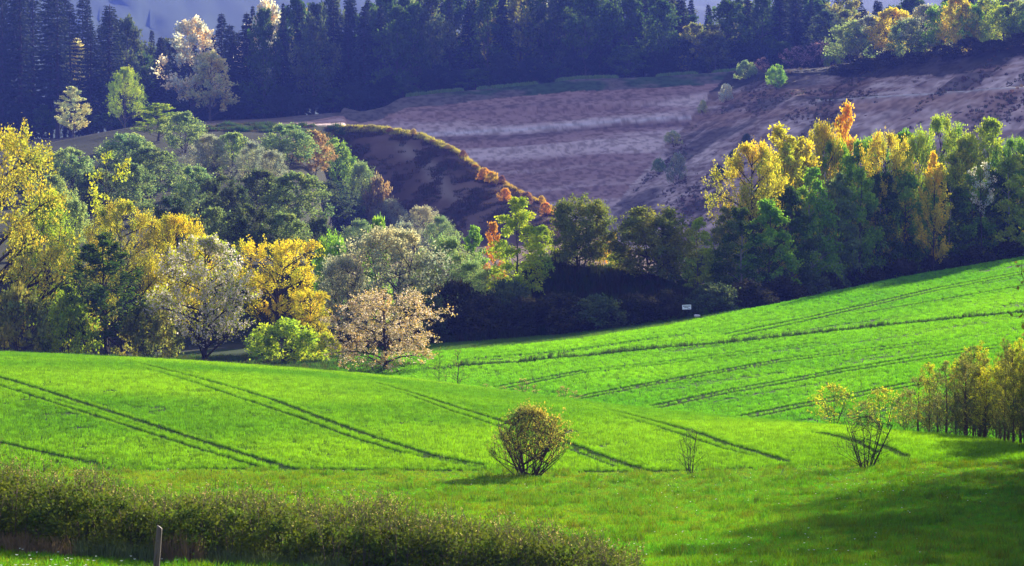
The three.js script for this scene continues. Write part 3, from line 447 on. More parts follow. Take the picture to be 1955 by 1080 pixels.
// ---- the overgrown hillside at the left
const G6 = 'trees on the hillside left of the heap';
const hillside = [
  [130, 286, 120, 'sage', 'bushy', 'grey-green tree beside the pale track'], [305, 198, 96, 'lime', 'poplar', 'bright yellow-green tree topping the hillside'], [352, 218, 84, 'sage', 'bushy', 'grey-green tree right of the bright hilltop tree'],
  [245, 258, 130, 'sage', 'bushy', 'rounded grey-green tree below the bright hilltop tree'], [292, 286, 130, 'muted', 'bushy', 'rounded darker green tree left of the hillside middle'], [400, 262, 96, 'grey', 'willow', 'grey willow near the grassy crest'],
  [446, 258, 90, 'sage', 'bushy', 'light green tree on the crest'], [484, 276, 76, 'grey', 'willow', 'grey twiggy tree just right of the crest'], [548, 240, 110, 'sage', 'bushy', 'light green domed tree at the top right of the hillside'],
  [600, 254, 78, 'bronze', 'bushy', 'bronze-leaved tree next to the light green dome'], [640, 270, 78, 'leafy', 'bushy', 'fresh green tree against the dark heap'], [690, 318, 90, 'sage', 'willow', 'grey-green willow at the foot of the heap'],
  [722, 348, 70, 'bronze', 'scrub', 'brownish shrub at the heap foot'], [372, 320, 92, 'sage', 'bushy', 'pale rounded tree in the hillside middle'], [245, 316, 120, 'muted', 'bushy', 'shaded green tree above the slender yellow one'],
  [425, 342, 110, 'dull', 'bushy', 'dull dark tree right of the pale rounded one'], [500, 330, 110, 'dull', 'bushy', 'dull dark tree below the twiggy grey tree'], [565, 335, 130, 'muted', 'bushy', 'dark green tree under the bronze tree'],
  [625, 350, 110, 'dull', 'bushy', 'dull tree below the fresh green one'], [680, 385, 100, 'dull', 'bushy', 'dark tree above the wide willow, left'], [745, 385, 90, 'grey', 'willow', 'grey willow before the dark heap'],
  [805, 398, 100, 'grey', 'willow', 'grey willow further right before the dark heap'], [842, 418, 80, 'sage', 'willow', 'lowest grey-green willow below the heap'], [330, 378, 110, 'dull', 'bushy', 'dull tree behind the yellow brow tree'],
  [405, 402, 110, 'muted', 'bushy', 'hazy green tree above the golden tree, left'], [475, 395, 110, 'dull', 'bushy', 'hazy dull tree above the golden tree'], [545, 412, 110, 'muted', 'bushy', 'hazy green tree right above the golden tree'],
  [610, 422, 90, 'dull', 'bushy', 'hazy dull tree behind the small round green one'], [690, 425, 100, 'sage', 'willow', 'hazy willow behind the wide one'], [100, 340, 90, 'sage', 'bushy', 'pale green tree above the left yellow-green tree'],
  [130, 372, 80, 'sage', 'bushy', 'low pale green tree left of the slender yellow one'], [60, 296, 80, 'muted', 'bushy', 'green tree behind the left-edge tree'], [520, 292, 80, 'grey', 'willow', 'grey feathery tree between two green domes'],
  [180, 330, 90, 'dull', 'bushy', 'dull green tree behind the slender yellow one'], [770, 430, 100, 'grey', 'willow', 'low grey willow just above the wide one'],
];
hillside.forEach(([u, top, w, leaf, kind, label], i) => { const d = standAt(u, top, 7.5, 296, u > 600 ? Math.min(520, cD(u) - 42) : 540); plant(kind, i % (kind === 'bushy' ? 5 : 3), kind === 'willow' ? 'hillside_willow' : kind === 'scrub' ? 'hillside_shrub' : 'hillside_tree', { u, d, top, w, leaf, bark: 'grey', label, group: G6 }); });

// ---- the forest wall behind the pit
const topRow = table([[-400, -70], [0, -75], [70, -50], [130, -25], [180, 25], [240, 25], [290, 52], [340, 80], [430, 42], [500, 32], [570, 0], [650, -10], [750, -22], [900, -30], [1100, -32], [1300, -22], [1352, 12], [1400, -24], [1600, -30], [1690, 4], [1760, -10], [2100, -40]]);
const FR = rng(5150);
const zones = [[-400, 215, 'tall spruce of the dark stand at the upper left'], [215, 580, 'hazy spruce between the tall left stand and the pit'], [580, 900, 'spruce in the forest wall above the left part of the pit'], [900, 1300, 'spruce in the forest wall above the middle of the pit'], [1300, 2100, 'spruce in the forest wall left of the hilltop shrubs']];
for (let row = 0; row < 3; row++) for (let u = -120; u < (row ? 1990 : 1720); u += 26 + 12 * FR()) {
  const left = u < 215, d = 708 + row * 26 + FR() * 14 - (left ? 25 : 0), top = topRow(u) + (FR() - 0.35) * 52 - row * 4;
  if (u > 60 && u < 232 && row === 0 && FR() < 0.55) continue;         // the lit gap
  if (u > 330 && u < 420 && row === 0) continue;
  const far = FR() < (u > 560 ? 0.55 : 0.18) && !left, z = zones.find(([a, b]) => u < b) ?? zones[4];
  const base = H(xAt(u, Math.min(d, 704)), Math.min(d, 704));
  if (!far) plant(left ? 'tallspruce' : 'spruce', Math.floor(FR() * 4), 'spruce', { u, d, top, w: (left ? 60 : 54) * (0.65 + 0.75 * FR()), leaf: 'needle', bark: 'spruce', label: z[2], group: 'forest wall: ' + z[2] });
  else plant('far', Math.floor(FR() * 4), 'forest_broadleaf', { u, d: d - 4, top: top + 12 + 20 * FR(), w: 70 + 30 * FR(), leaf: ['dull', 'deep', 'deep', 'olive'][Math.floor(FR() * 4)], bark: 'grey', label: 'budding broadleaf tree among spruces ' + z[2].replace(/^.*?(spruce|stand) /, ''), group: 'broadleaf trees in the forest wall' });
}
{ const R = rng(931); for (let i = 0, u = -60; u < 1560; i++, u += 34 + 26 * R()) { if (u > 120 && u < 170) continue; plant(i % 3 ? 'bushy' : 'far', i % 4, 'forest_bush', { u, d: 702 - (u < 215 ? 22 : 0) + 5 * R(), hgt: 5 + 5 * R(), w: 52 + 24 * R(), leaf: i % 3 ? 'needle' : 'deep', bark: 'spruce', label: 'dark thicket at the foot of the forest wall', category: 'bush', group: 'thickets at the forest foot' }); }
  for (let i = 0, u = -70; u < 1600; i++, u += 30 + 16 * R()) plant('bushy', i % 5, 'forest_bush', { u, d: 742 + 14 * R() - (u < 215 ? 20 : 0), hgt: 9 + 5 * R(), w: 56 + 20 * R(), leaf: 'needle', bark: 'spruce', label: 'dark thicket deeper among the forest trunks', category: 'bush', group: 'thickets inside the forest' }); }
for (const [u, d, top, w, leaf, label, kind] of [
  [370, 700, 38, 112, 'cream', 'large cream-white tree standing out of the blue forest', 'far'], [402, 694, 100, 86, 'pale', 'pale yellow tree right below the large cream one', 'far'], [240, 616, 132, 72, 'lime', 'lone yellow-green tree at the forest edge with a visible trunk', 'broad'],
  [152, 725, 80, 66, 'pale', 'pale lit tree seen between tall spruce trunks', 'far'], [140, 612, 166, 62, 'pale', 'small pale yellow tree at the foot of the tall spruces', 'poplar'], [512, 740, 6, 96, 'cream', 'pinkish-white tree top on the forest skyline', 'far'],
  [610, 730, 22, 90, 'sage', 'light-tipped tree above the left end of the pit', 'far'], [785, 752, -4, 110, 'sage', 'light green tree top above the pit, left', 'far'], [925, 752, 0, 120, 'olive', 'light-topped tree above the pit middle', 'far'], [1030, 752, 0, 80, 'cream', 'creamy tree top above the pit middle', 'far'], [1125, 752, 2, 90, 'olive', 'pale tree top above the pit, right of the creamy one', 'far'],
  [1365, 700, 68, 66, 'dull', 'low dark tree before the forest wall by the slope top', 'far'],
]) plant(kind, 1, 'forest_edge_tree', { u, d, top, w, leaf, bark: 'grey', label, group: 'pale trees of the forest edge' });

// ---- shrubs on the pit slope and trees along its top
for (const [u, v, top, w, leaf, label, kind] of [
  [1482, 172, 126, 40, 'fresh', 'leaning bright green shrub on the upper pit slope', 'bushy'], [1422, 152, 120, 44, 'sage', 'pale green shrub at the top corner of the pit', 'scrub'], [1385, 196, 164, 30, 'cream', 'pale cream shrub below the pit corner', 'scrub'], [1341, 218, 194, 18, 'pale', 'tiny pale shrub on the slope edge', 'scrub'],
  [1284, 276, 252, 34, 'pale', 'lit low shrub at the edge of the slope', 'scrub'], [1425, 284, 258, 24, 'dull', 'dark little bush on the bare slope', 'scrub'], [1258, 330, 305, 30, 'sage', 'grey-green shrub low on the slope, left', 'scrub'], [1292, 350, 298, 40, 'grey', 'greyish feathery shrub low on the slope', 'scrub'],
  [1402, 330, 290, 30, 'dull', 'dark bush left of the golden corner tree', 'scrub'], [1372, 345, 318, 24, 'dull', 'small dark bush lower on the slope', 'scrub'], [1455, 138, 112, 30, 'heath', 'reddish brush on the slope crest', 'airy'], [1518, 122, 92, 60, 'heath', 'mauve leafless brush left of the hilltop trees', 'airy'], [1560, 116, 82, 60, 'heath', 'mauve leafless brush next to the hilltop trees', 'airy'], [1590, 112, 88, 40, 'lime', 'yellow-green shrub below the first hilltop tree', 'scrub'],
]) { const d = hit(u, v, 480, 690); plant(kind, 0, 'slope_shrub', { u, d, top, w, leaf, bark: 'brown', label, category: 'shrub', group: 'shrubs scattered on the pit slope' }); }
const rimD = (u) => { const y = yAt(slopeTop(u), 585) - 0.9; for (let d = 540; d < 690; d += 1) if (hPit(xAt(u, d), d) >= y) return d; return 640; };
[[1626, 44, 86, 'sage', 'grey-green'], [1660, 36, 76, 'grey', 'silver-green'], [1702, 22, 84, 'gold', 'golden'], [1732, 40, 76, 'sage', 'grey-green'], [1768, 16, 84, 'grey', 'silver-green'], [1800, 10, 76, 'green', 'dark green'], [1826, -2, 64, 'gold', 'golden'], [1850, 14, 70, 'green', 'dark green'], [1884, 2, 76, 'yellow', 'yellow'], [1915, 16, 72, 'lime', 'yellow-green'], [1948, 6, 80, 'sage', 'grey-green'], [1990, 0, 90, 'green', 'dark green']]
  .forEach(([u, top, w, leaf, colour], i) => plant('bushy', i % 5, 'hilltop_tree', { u, d: rimD(u) + 4 + (i % 3) * 4, top, w: w * 1.1, leaf, bark: 'grey', label: `${ORD[i]} tree from the left along the pit top, ${colour}`, group: 'trees along the top of the pit' }));
[[1605, 82, 60], [1650, 80, 70], [1700, 74, 70], [1750, 70, 70], [1800, 66, 70], [1850, 64, 70], [1900, 60, 70], [1950, 56, 70]].forEach(([u, top, w], i) => plant('scrub', i % 3, 'hilltop_bush', { u, d: rimD(u) - 1, hgt: 2.6 + 0.6 * (i % 3), w, leaf: 'bramble', label: `dark low bush under the hilltop trees, ${ORD[i]} from the left`, category: 'bush', group: 'dark bushes on the pit rim' }));
// growth along the crest of the dark heap: grass coloured as if sunlit, and rusty scrub
[[700, 'grassgold'], [745, 'rust'], [790, 'grassgold'], [826, 'rust'], [856, 'grassgold'], [884, 'rust'], [908, 'orange'], [934, 'amber'], [958, 'rust'], [982, 'amber'], [1008, 'orange'], [1034, 'amber'], [1056, 'rust']].forEach(([u, leaf], i) => plant('scrub', i % 3, 'heap_scrub', { u, d: cD(u) - 2, hgt: 0.7 + 0.4 * (i % 3), w: 16, leaf, bark: 'brown', label: `low rusty scrub on the sunlit heap crest, ${ORD[i]} from the left`, category: 'scrub', group: 'scrub on the heap crest' }));
[[925, 345, 'orange'], [940, 352, 'amber'], [965, 385, 'orange'], [1005, 392, 'rust'], [1042, 412, 'orange']].forEach(([u, v, leaf], i) => { const d = hit(u, v, 440, 540); plant('scrub', i % 3, 'heap_bush', { u, d, hgt: 2.4, w: 28, leaf, bark: 'brown', label: `orange-leaved bush on the heap flank, ${ORD[i]} from the left`, category: 'bush', group: 'orange bushes on the heap' }); });
console.log('trees done');

// ---------------------------------------------------------------- crops, grass and wheel tracks
const lines = [];
const addLine = (pts, half, d0, d1, h) => { const w = pts.map(([u, v]) => { const d = hit(u, v, d0, d1, h); return [xAt(u, d), d]; }); for (let i = 1; i < w.length; i++) { const [a, b] = [w[i - 1], w[i]]; lines.push({ a, b, half, x0: Math.min(a[0], b[0]) - half, x1: Math.max(a[0], b[0]) + half, d0: Math.min(a[1], b[1]) - half, d1: Math.max(a[1], b[1]) + half }); } };
const near = [
  [[-60, 703], [0, 723], [148, 769], [315, 823], [481, 876], [555, 898]], [[-60, 720], [0, 739], [93, 769], [259, 822], [370, 858], [492, 894]],
  [[240, 690], [315, 708], [407, 732], [518, 765], [600, 797], [711, 837], [830, 874], [926, 891]], [[250, 699], [333, 721], [444, 758], [555, 795], [674, 839], [767, 867], [859, 886], [926, 897]],
  [[618, 713], [692, 726], [785, 752], [878, 782], [970, 811], [1081, 848], [1155, 876], [1230, 902]], [[690, 734], [778, 756], [859, 786], [952, 817], [1089, 861], [1137, 880], [1178, 895]],
  [[1096, 769], [1155, 782], [1250, 807], [1331, 829], [1393, 852], [1450, 868], [1507, 886]], [[1104, 777], [1193, 800], [1250, 816], [1311, 836], [1372, 856], [1421, 870]],
  [[1568, 827], [1617, 840], [1682, 852], [1731, 876]], [[1535, 825], [1604, 840], [1641, 850], [1678, 868]],
  [[-40, 840], [0, 848], [60, 862], [130, 878], [190, 890]],
];
near.forEach((p, i) => addLine(p, i % 2 ? 0.24 : 0.32, EDGE + 0.2, 202, hA));
const edgeLine = [[380, 897], [560, 899], [930, 901], [1230, 903], [1400, 897], [1600, 888], [1740, 881]];
addLine(edgeLine, 0.35, EDGE - 1, 150, hA);
const farField = [
  [[870, 700], [1000, 692], [1064, 685], [1128, 680], [1256, 666], [1384, 656], [1500, 643], [1700, 622], [1800, 612], [1960, 596]],
  [[952, 739], [1118, 708], [1250, 694], [1454, 668], [1560, 655]], [[960, 744], [1118, 713], [1250, 699], [1454, 673]],
  [[1096, 760], [1250, 731], [1372, 709], [1494, 687], [1617, 671], [1780, 652]], [[1102, 765], [1250, 736], [1372, 714], [1494, 692], [1617, 676], [1780, 657]],
  [[1250, 776], [1372, 750], [1494, 728], [1617, 705], [1739, 685], [1902, 660]], [[1258, 781], [1372, 756], [1494, 734], [1617, 711], [1739, 691], [1902, 666]],
  [[1413, 797], [1494, 780], [1576, 764], [1637, 752], [1731, 734], [1850, 714]], [[1425, 802], [1494, 787], [1576, 771], [1637, 759], [1731, 741], [1850, 721]],
  [[1380, 640], [1530, 610], [1667, 579], [1783, 552], [1955, 519]], [[1400, 643], [1540, 614], [1667, 584], [1783, 557], [1955, 524]], [[1640, 600], [1838, 566], [1955, 546]],
  [[890, 688], [1100, 668], [1260, 645]],
];
farField.forEach((p, i) => addLine(p, i === 0 ? 0.8 : 0.49, 140, 292, hB));
const trackGap = (x, d) => { let best = 9; for (const l of lines) { if (x < l.x0 - 0.6 || x > l.x1 + 0.6 || d < l.d0 - 0.6 || d > l.d1 + 0.6) continue; const vx = l.b[0] - l.a[0], vd = l.b[1] - l.a[1], t = clamp(((x - l.a[0]) * vx + (d - l.a[1]) * vd) / (vx * vx + vd * vd), 0, 1), q = Math.hypot(x - l.a[0] - vx * t, d - l.a[1] - vd * t) - l.half; if (q < best) best = q; } return best; };   // metres from the edge of the nearest wheel track
const inTrack = (x, d) => trackGap(x, d) < 0;
function tuft(seed, n, rad, h0, h1, w, lean, tone = 0.2) { const R = rng(seed), s = new Soup(); for (let k = 0; k < n; k++) { const a = R() * 6.283, r = Math.sqrt(R()) * rad, m = 1 + (R() - 0.5) * 2 * tone; s.blade(Math.cos(a) * r, Math.sin(a) * r, lerp(h0, h1, R()), w * (0.7 + 0.6 * R()), R() * 6.283, lean * R(), R() * 6.283, [m * (0.9 + 0.2 * R()), m, m], -0.02); } return s.geometry(); }
const grassMat = (r, g, b, t = 0.5) => new THREE.MeshPhysicalMaterial({ color: rgb(r, g, b), roughness: 0.95, specularIntensity: 0.1, transmission: t, thickness: 0, side: THREE.DoubleSide, vertexColors: true });
function spread(name, geometry, mat, spots, label, category) {
  const o = new THREE.InstancedMesh(geometry, mat, spots.length), q = new THREE.Object3D(), c = new THREE.Color(); o.name = numbered(name);
  spots.forEach(([x, y, z, s, sy, a, col], i) => { q.position.set(x, y, z); q.rotation.set(0, a, 0); q.scale.set(s, sy, s); q.updateMatrix(); o.setMatrixAt(i, q.matrix); o.setColorAt(i, c.setRGB(...col)); });
  o.castShadow = o.receiveShadow = true; scene.add(tag(o, label, category, null, 'stuff')); return o;
}
function sow(d0, d1, step, uA, uB, seed, ok, look) { const R = rng(seed), out = []; for (let d = d0; d < d1; d += step(d)) { const st = step(d); for (let x = xAt(uA, d); x < xAt(uB, d); x += st) { const px = x + (R() - 0.5) * st, pd = d + (R() - 0.5) * st; if (!ok(px, pd)) continue; const l = look(px, pd, R); if (l) out.push([px, H(px, pd), -pd, l[0], l[1], R() * 6.283, l[2]]); } } return out; }
const nearCrop = sow(EDGE, 212, (d) => 0.31 + (d - EDGE) * 0.0006, -180, 2130, 901, (x, d) => { const u = U0 + F * x / d; return d < ridgeD(u) + 6 && d > EDGE + 0.15 && hA(x, d) > hB(x, d) && trackGap(x, d) > 0.16 && u < 1985 - 3.4 * Math.max(0, d - EDGE); },
  (x, d, R) => { const n = fbm(x * 0.7, d * 0.45, 4), m = fbm(x * 0.05 + 8, d * 0.05, 3), thin = smooth(0.34, 0.22, n); if (R() < 0.5 * thin) return null; const k = 0.62 + 0.76 * R(); return [0.75 + 0.6 * R(), (0.5 + 0.9 * n) * (0.7 + 0.6 * R()) * (1 - 0.3 * thin), mix3([0.62, 0.76, 1], [1.36, 1.18, 1], smooth(0.2, 0.8, m)).map((v) => v * k)]; });
const rowSide = (d0, d1, uA, uB, seed, ok) => sow(d0, d1, () => 0.17, uA, uB, seed, (x, d) => { const q = trackGap(x, d); return q > 0.03 && q < 0.22 && ok(x, d); }, (x, d, R) => { const k = 0.7 + 0.6 * R(); return [0.4 + 0.15 * R(), 0.8 + 0.35 * R(), [k, k, k]]; });
nearCrop.push(...rowSide(EDGE, 212, -180, 2130, 915, (x, d) => { const u = U0 + F * x / d; return d < ridgeD(u) + 4 && hA(x, d) > hB(x, d); }));
spread('young_wheat', tuft(31, 36, 0.21, 0.13, 0.25, 0.0095, 0.1), grassMat(0.16, 0.35, 0.003), nearCrop, 'bright green young wheat covering the near field', 'crop');
const farCrop = sow(140, 294, (d) => 0.36 + (d - 140) * 0.0006, 560, 2130, 902, (x, d) => { const u = U0 + F * x / d; return hB(x, d) >= hA(x, d) - 0.3 && d < crestD(u) + 4 && d > ridgeD(u) - 4 && trackGap(x, d) > 0.18; },
  (x, d, R) => { const row = -0.55 * x + 0.83 * d, n = fbm(row * 0.5, (0.83 * x + 0.55 * d) * 0.06, 4), m = fbm(x * 0.04 + 3, d * 0.04, 3); const thin = smooth(0.36, 0.24, n); if (R() < 0.4 * thin) return null; const k = 0.65 + 0.7 * R(); return [0.8 + 0.6 * R(), (0.5 + 0.9 * n) * (0.75 + 0.5 * R()) * (1 - 0.3 * thin), mix3([0.62, 0.78, 1], [1.36, 1.16, 1], smooth(0.2, 0.8, m)).map((v) => v * k)]; });
farCrop.push(...rowSide(140, 292, 560, 2130, 916, (x, d) => { const u = U0 + F * x / d; return hB(x, d) >= hA(x, d) - 0.3 && d < crestD(u) + 4 && d > ridgeD(u) - 4; }));
spread('spring_barley', tuft(32, 34, 0.23, 0.13, 0.25, 0.0115, 0.1), grassMat(0.2, 0.48, 0.003), farCrop, 'bright green young crop striped by tracks on the far rising field', 'crop');
const trodden = [...sow(EDGE, 212, () => 0.2, -180, 2130, 913, (x, d) => { const u = U0 + F * x / d; return d < ridgeD(u) + 4 && hA(x, d) > hB(x, d) && inTrack(x, d); }, (x, d, R) => [0.7 + 0.5 * R(), 0.3 + 0.5 * R(), [1, 1, 1].map((v) => v * (0.7 + 0.6 * R()))]),
  ...sow(140, 292, () => 0.24, 560, 2130, 914, (x, d) => { const u = U0 + F * x / d; return hB(x, d) >= hA(x, d) - 0.3 && d < crestD(u) + 4 && d > ridgeD(u) - 4 && inTrack(x, d); }, (x, d, R) => [0.7 + 0.5 * R(), 0.3 + 0.5 * R(), [1, 1, 1].map((v) => v * (0.7 + 0.6 * R()))])];
spread('trodden_grass', tuft(42, 16, 0.16, 0.06, 0.14, 0.012, 0.08), grassMat(0.045, 0.1, 0.006, 0.4), trodden, 'short dark trodden growth in the wheel tracks', 'grass');
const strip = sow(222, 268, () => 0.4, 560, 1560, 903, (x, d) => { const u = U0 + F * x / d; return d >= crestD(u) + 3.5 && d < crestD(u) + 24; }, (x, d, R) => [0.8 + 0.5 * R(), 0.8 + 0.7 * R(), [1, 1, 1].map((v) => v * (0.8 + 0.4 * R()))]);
spread('headland_grass', tuft(33, 22, 0.28, 0.12, 0.26, 0.014, 0.12), grassMat(0.1, 0.2, 0.02, 0.4), strip, 'grass strip darkened in colour for shade between the far field and the bushes', 'grass');  // darker grass colour stands in for shade thrown by the wood
// rough grass on the little bank that crosses the far field
{
  const R = rng(904), out = [], pts = farField[0].map(([u, v]) => { const d = hit(u, v, 140, 292, hB); return [xAt(u, d), d]; });
  for (let i = 1; i < pts.length; i++) { const [a, b] = [pts[i - 1], pts[i]], L = Math.hypot(b[0] - a[0], b[1] - a[1]); for (let s = 0; s < L; s += 0.16) { const t = s / L, x = lerp(a[0], b[0], t) + (R() - 0.5) * 0.6, d = lerp(a[1], b[1], t) + 0.55 + (R() - 0.5) * 0.7, k = noise(x * 0.5, d * 0.5); out.push([x, H(x, d), -d, 0.6 + 0.6 * R(), 0.5 + 1.1 * k * (0.5 + R()), R() * 6.28, [0.8 + 0.4 * R(), 0.8 + 0.4 * R(), 1]]); } }
  spread('bank_grass', tuft(34, 20, 0.2, 0.2, 0.42, 0.014, 0.16), grassMat(0.07, 0.12, 0.02, 0.35), out, 'dark rough grass along the bank across the far field', 'grass');
}
const meadowOk = (x, d) => d < EDGE + 0.2 || (U0 + F * x / d >= 1985 - 3.4 * Math.max(0, d - EDGE));
const meadowGrass = sow(40, 150, (d) => 0.17 + (d - 40) * 0.0016, -160, 2140, 905, meadowOk, (x, d, R) => { const n = fbm(x * 0.9, d * 0.55, 4), big = fbm(x * 0.07 + 2, d * 0.07, 3), tuss = smooth(0.5, 0.7, n); const c = mix3([0.8, 1, 1], [1.45, 1.15, 1], clamp(big * 1.2 - 0.1, 0, 1)); return [0.75 + 0.5 * R() + 0.35 * tuss, 0.45 + 0.5 * R() + 1.1 * tuss, c.map((v) => v * (0.65 + 0.7 * R()) * (1 - 0.3 * tuss))]; });
spread('meadow_grass', tuft(35, 24, 0.16, 0.08, 0.2, 0.008, 0.12, 0.3), grassMat(0.16, 0.31, 0.004), meadowGrass, 'tussocky darker meadow grass in the foreground', 'grass');
{ // small white flowers dotted over the meadow and the verge
  const R = rng(906), out = []; for (let k = 0; k < 900; k++) { const d = 44 + 70 * R() ** 1.3, u = -60 + 2080 * R(), x = xAt(u, d); if (fbm(x * 0.15, d * 0.15) < 0.45 + 0.1 * R()) continue; out.push([x, H(x, d) + 0.14, -d, 0.7 + 0.6 * R(), 0.7 + 0.6 * R(), R() * 6.28, [1, 1, 0.95]]); }
  for (let k = 0; k < 160; k++) { const d = 47 + 11 * R(), u = -30 + 650 * R(), x = xAt(u, d); out.push([x, H(x, d) + 0.14, -d, 0.8 + 0.8 * R(), 0.8 + 0.6 * R(), R() * 6.28, [1, 1, 0.95]]); }
  const s = new Soup(); for (let k = 0; k < 8; k++) { const a = k / 8 * 6.283; s.leaf(V(0, 0, 0), V(Math.cos(a), 0.7, Math.sin(a)), V(-Math.sin(a), 0, Math.cos(a)), 0.028, 0.011, [1, 1, 1]); }
  spread('meadow_flowers', s.geometry(), leafMat(0.85, 0.85, 0.75, 0.3), out, 'tiny white flowers dotted over the meadow grass', 'flowers');
}
// grass on the heap crest, sunlit edge put into its golden colour, and the slope rim
{ const R = rng(907), out = []; for (let u = 640; u < 1066; u += 0.35) { const d = cD(u) - 3 + 4.5 * R(), x = xAt(u + R() * 3, d); out.push([x, H(x, d), -d, 1 + R(), 0.7 + 0.9 * R(), R() * 6.28, mix3([0.9, 0.95, 0.8], [1, 0.6, 0.4], smooth(860, 960, u + 60 * (R() - 0.5)) * 0.55)]); }
  spread('crest_grass', tuft(36, 18, 0.35, 0.2, 0.55, 0.03, 0.25), grassMat(0.5, 0.42, 0.06), out, 'grass along the heap crest with sunlight put into its golden colour', 'grass'); }
{ // dark patchy growth on the face of the heap
  const R = rng(920), out = []; for (let k = 0; k < 9000; k++) { const u = 640 + 430 * R(), d = cD(u) - 36 * R(), x = xAt(u, d), n = fbm(x * 0.4, d * 0.4, 4); if (n < 0.44 + 0.2 * R()) continue; out.push([x, H(x, d), -d, 0.7 + 0.9 * R(), 0.4 + 0.9 * R(), R() * 6.28, [0.7 + 0.6 * R(), 0.7 + 0.5 * R(), 1]]); }
  spread('heap_herbage', tuft(43, 16, 0.5, 0.25, 0.6, 0.05, 0.3), grassMat(0.1, 0.07, 0.035, 0.3), out, 'dark patchy herbage on the face of the heap', 'herbage'); }
{ // tufts and clods scattered over the bare side slope
  const R = rng(921), out = []; for (let k = 0; k < 14000; k++) { const u = 1150 + 850 * R(), d = 520 + 140 * R(), x = xAt(u, d), f = -193.4 + 0.5933 * x + 0.2879 * d; if (f < -365.6 + 0.0794 * x + 0.587 * d || fbm(x * 0.1 + 7, d * 0.1, 4) < 0.5 + 0.12 * R()) continue; out.push([x, H(x, d), -d, 0.5 + 0.9 * R(), 0.3 + 0.9 * R(), R() * 6.28, [0.7 + 0.6 * R(), 0.7 + 0.5 * R(), 1]]); }
  spread('slope_herbage', tuft(44, 16, 0.45, 0.25, 0.65, 0.06, 0.3), grassMat(0.15, 0.115, 0.06, 0.3), out, 'dark tufts scattered over the bare pit slope', 'herbage'); }
{ const R = rng(908), out = []; for (let u = 360; u < 660; u += 0.14) { const d = cD(u) - 16 + 16 * R(), x = xAt(u, d); const n = fbm(x * 0.25, d * 0.25, 3); if (n < 0.34 + 0.1 * R()) continue; out.push([x, H(x, d), -d, 0.8 + 1.4 * R() * n, 0.3 + 3.2 * R() * n * n, R() * 6.28, mix3([1.5, 0.7, 0.9], [0.9, 1, 1], smooth(0.38, 0.55, n)).map((v) => v * (0.6 + 0.7 * R()))]); }
  spread('hilltop_grass', tuft(37, 18, 0.4, 0.3, 0.7, 0.04, 0.25), grassMat(0.07, 0.12, 0.025, 0.4), out, 'green rough grass on the crest of the hillside', 'grass'); }
{ const R = rng(909), out = []; for (let u = 780; u < 1420; u += 0.3) { const d = 681 + 4 * R(), x = xAt(u, d); if (fbm(u * 0.02, 3) < 0.4) continue; out.push([x, H(x, d), -d, 1.2 + R(), 0.8 + 0.9 * R(), R() * 6.28, [0.8 + 0.4 * R(), 1, 1]]); }
  spread('rim_grass', tuft(38, 16, 0.45, 0.3, 0.8, 0.05, 0.25), grassMat(0.16, 0.26, 0.06, 0.4), out, 'thin green growth along the pit rim', 'grass'); }
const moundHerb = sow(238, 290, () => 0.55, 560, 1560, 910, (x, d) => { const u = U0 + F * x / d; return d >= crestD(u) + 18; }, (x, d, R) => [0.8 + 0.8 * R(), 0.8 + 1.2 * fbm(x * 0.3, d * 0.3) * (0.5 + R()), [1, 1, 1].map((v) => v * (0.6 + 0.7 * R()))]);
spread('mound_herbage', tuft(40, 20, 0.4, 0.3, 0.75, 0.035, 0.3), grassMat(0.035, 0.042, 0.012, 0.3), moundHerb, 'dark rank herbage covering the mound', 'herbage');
const browHerb = sow(208, 250, () => 0.5, -160, 860, 911, (x, d) => { const u = U0 + F * x / d; return d >= ridgeD(u) + 9 && hA(x, d) > hB(x, d) - 1.5 && fbm(x * 0.3, d * 0.3) > 0.35 + 0.25 * smooth(640, 840, u); }, (x, d, R) => [0.6 + 0.6 * R(), 0.4 + 0.6 * R(), [1, 1, 1].map((v) => v * (0.6 + 0.7 * R()))]);
spread('hollow_herbage', tuft(41, 20, 0.36, 0.25, 0.6, 0.03, 0.3), grassMat(0.08, 0.13, 0.02, 0.4), browHerb, 'rough green herbage in the hollow under the brow trees', 'herbage');
console.log('grass done', nearCrop.length, farCrop.length, meadowGrass.length, strip.length);

// ---------------------------------------------------------------- the right-hand grove
const G7 = 'slender trees of the right-hand grove';
{
  const R = rng(4242), edge = table([[1752, 152], [1810, 149], [1860, 143], [1910, 137], [1955, 129], [2040, 122]]), top = table([[1740, 700], [1780, 684], [1860, 672], [1920, 664], [1955, 652], [2060, 630]]);
  const words = ['leftmost', 'second', 'third', 'fourth', 'fifth', 'sixth'];
  for (let i = 0; i < 54; i++) { const u = i < 6 ? 1756 + i * 17 : 1845 + 185 * R(), d = edge(u) + (i < 6 ? R() * 2 : (i % 4) * 2.4 + R() * 2); plant('pole', i % 5, 'grove_tree', { u, d, top: top(u) + (R() - 0.3) * 60, w: 46 + 40 * R(), leaf: ['olive', 'yellow', 'darkolive'][i % 3], bark: 'brown', label: i < 6 ? `slender ${i ? words[i] + ' tree from the left end' : 'leftmost tree'} of the right-hand grove` : 'slender bare-stemmed tree in the thick of the right-hand grove', group: G7 }); }
  for (let i = 0; i < 9; i++) { const u = 1775 + i * 26; plant('airy', i % 3, 'grove_bush', { u, d: edge(u) + 2 + R() * 3, hgt: 2 + R(), w: 80, leaf: 'dull', bark: 'brown', label: 'brown underbrush between the stems of the right-hand grove', category: 'brush', group: 'underbrush of the grove' }); }
}
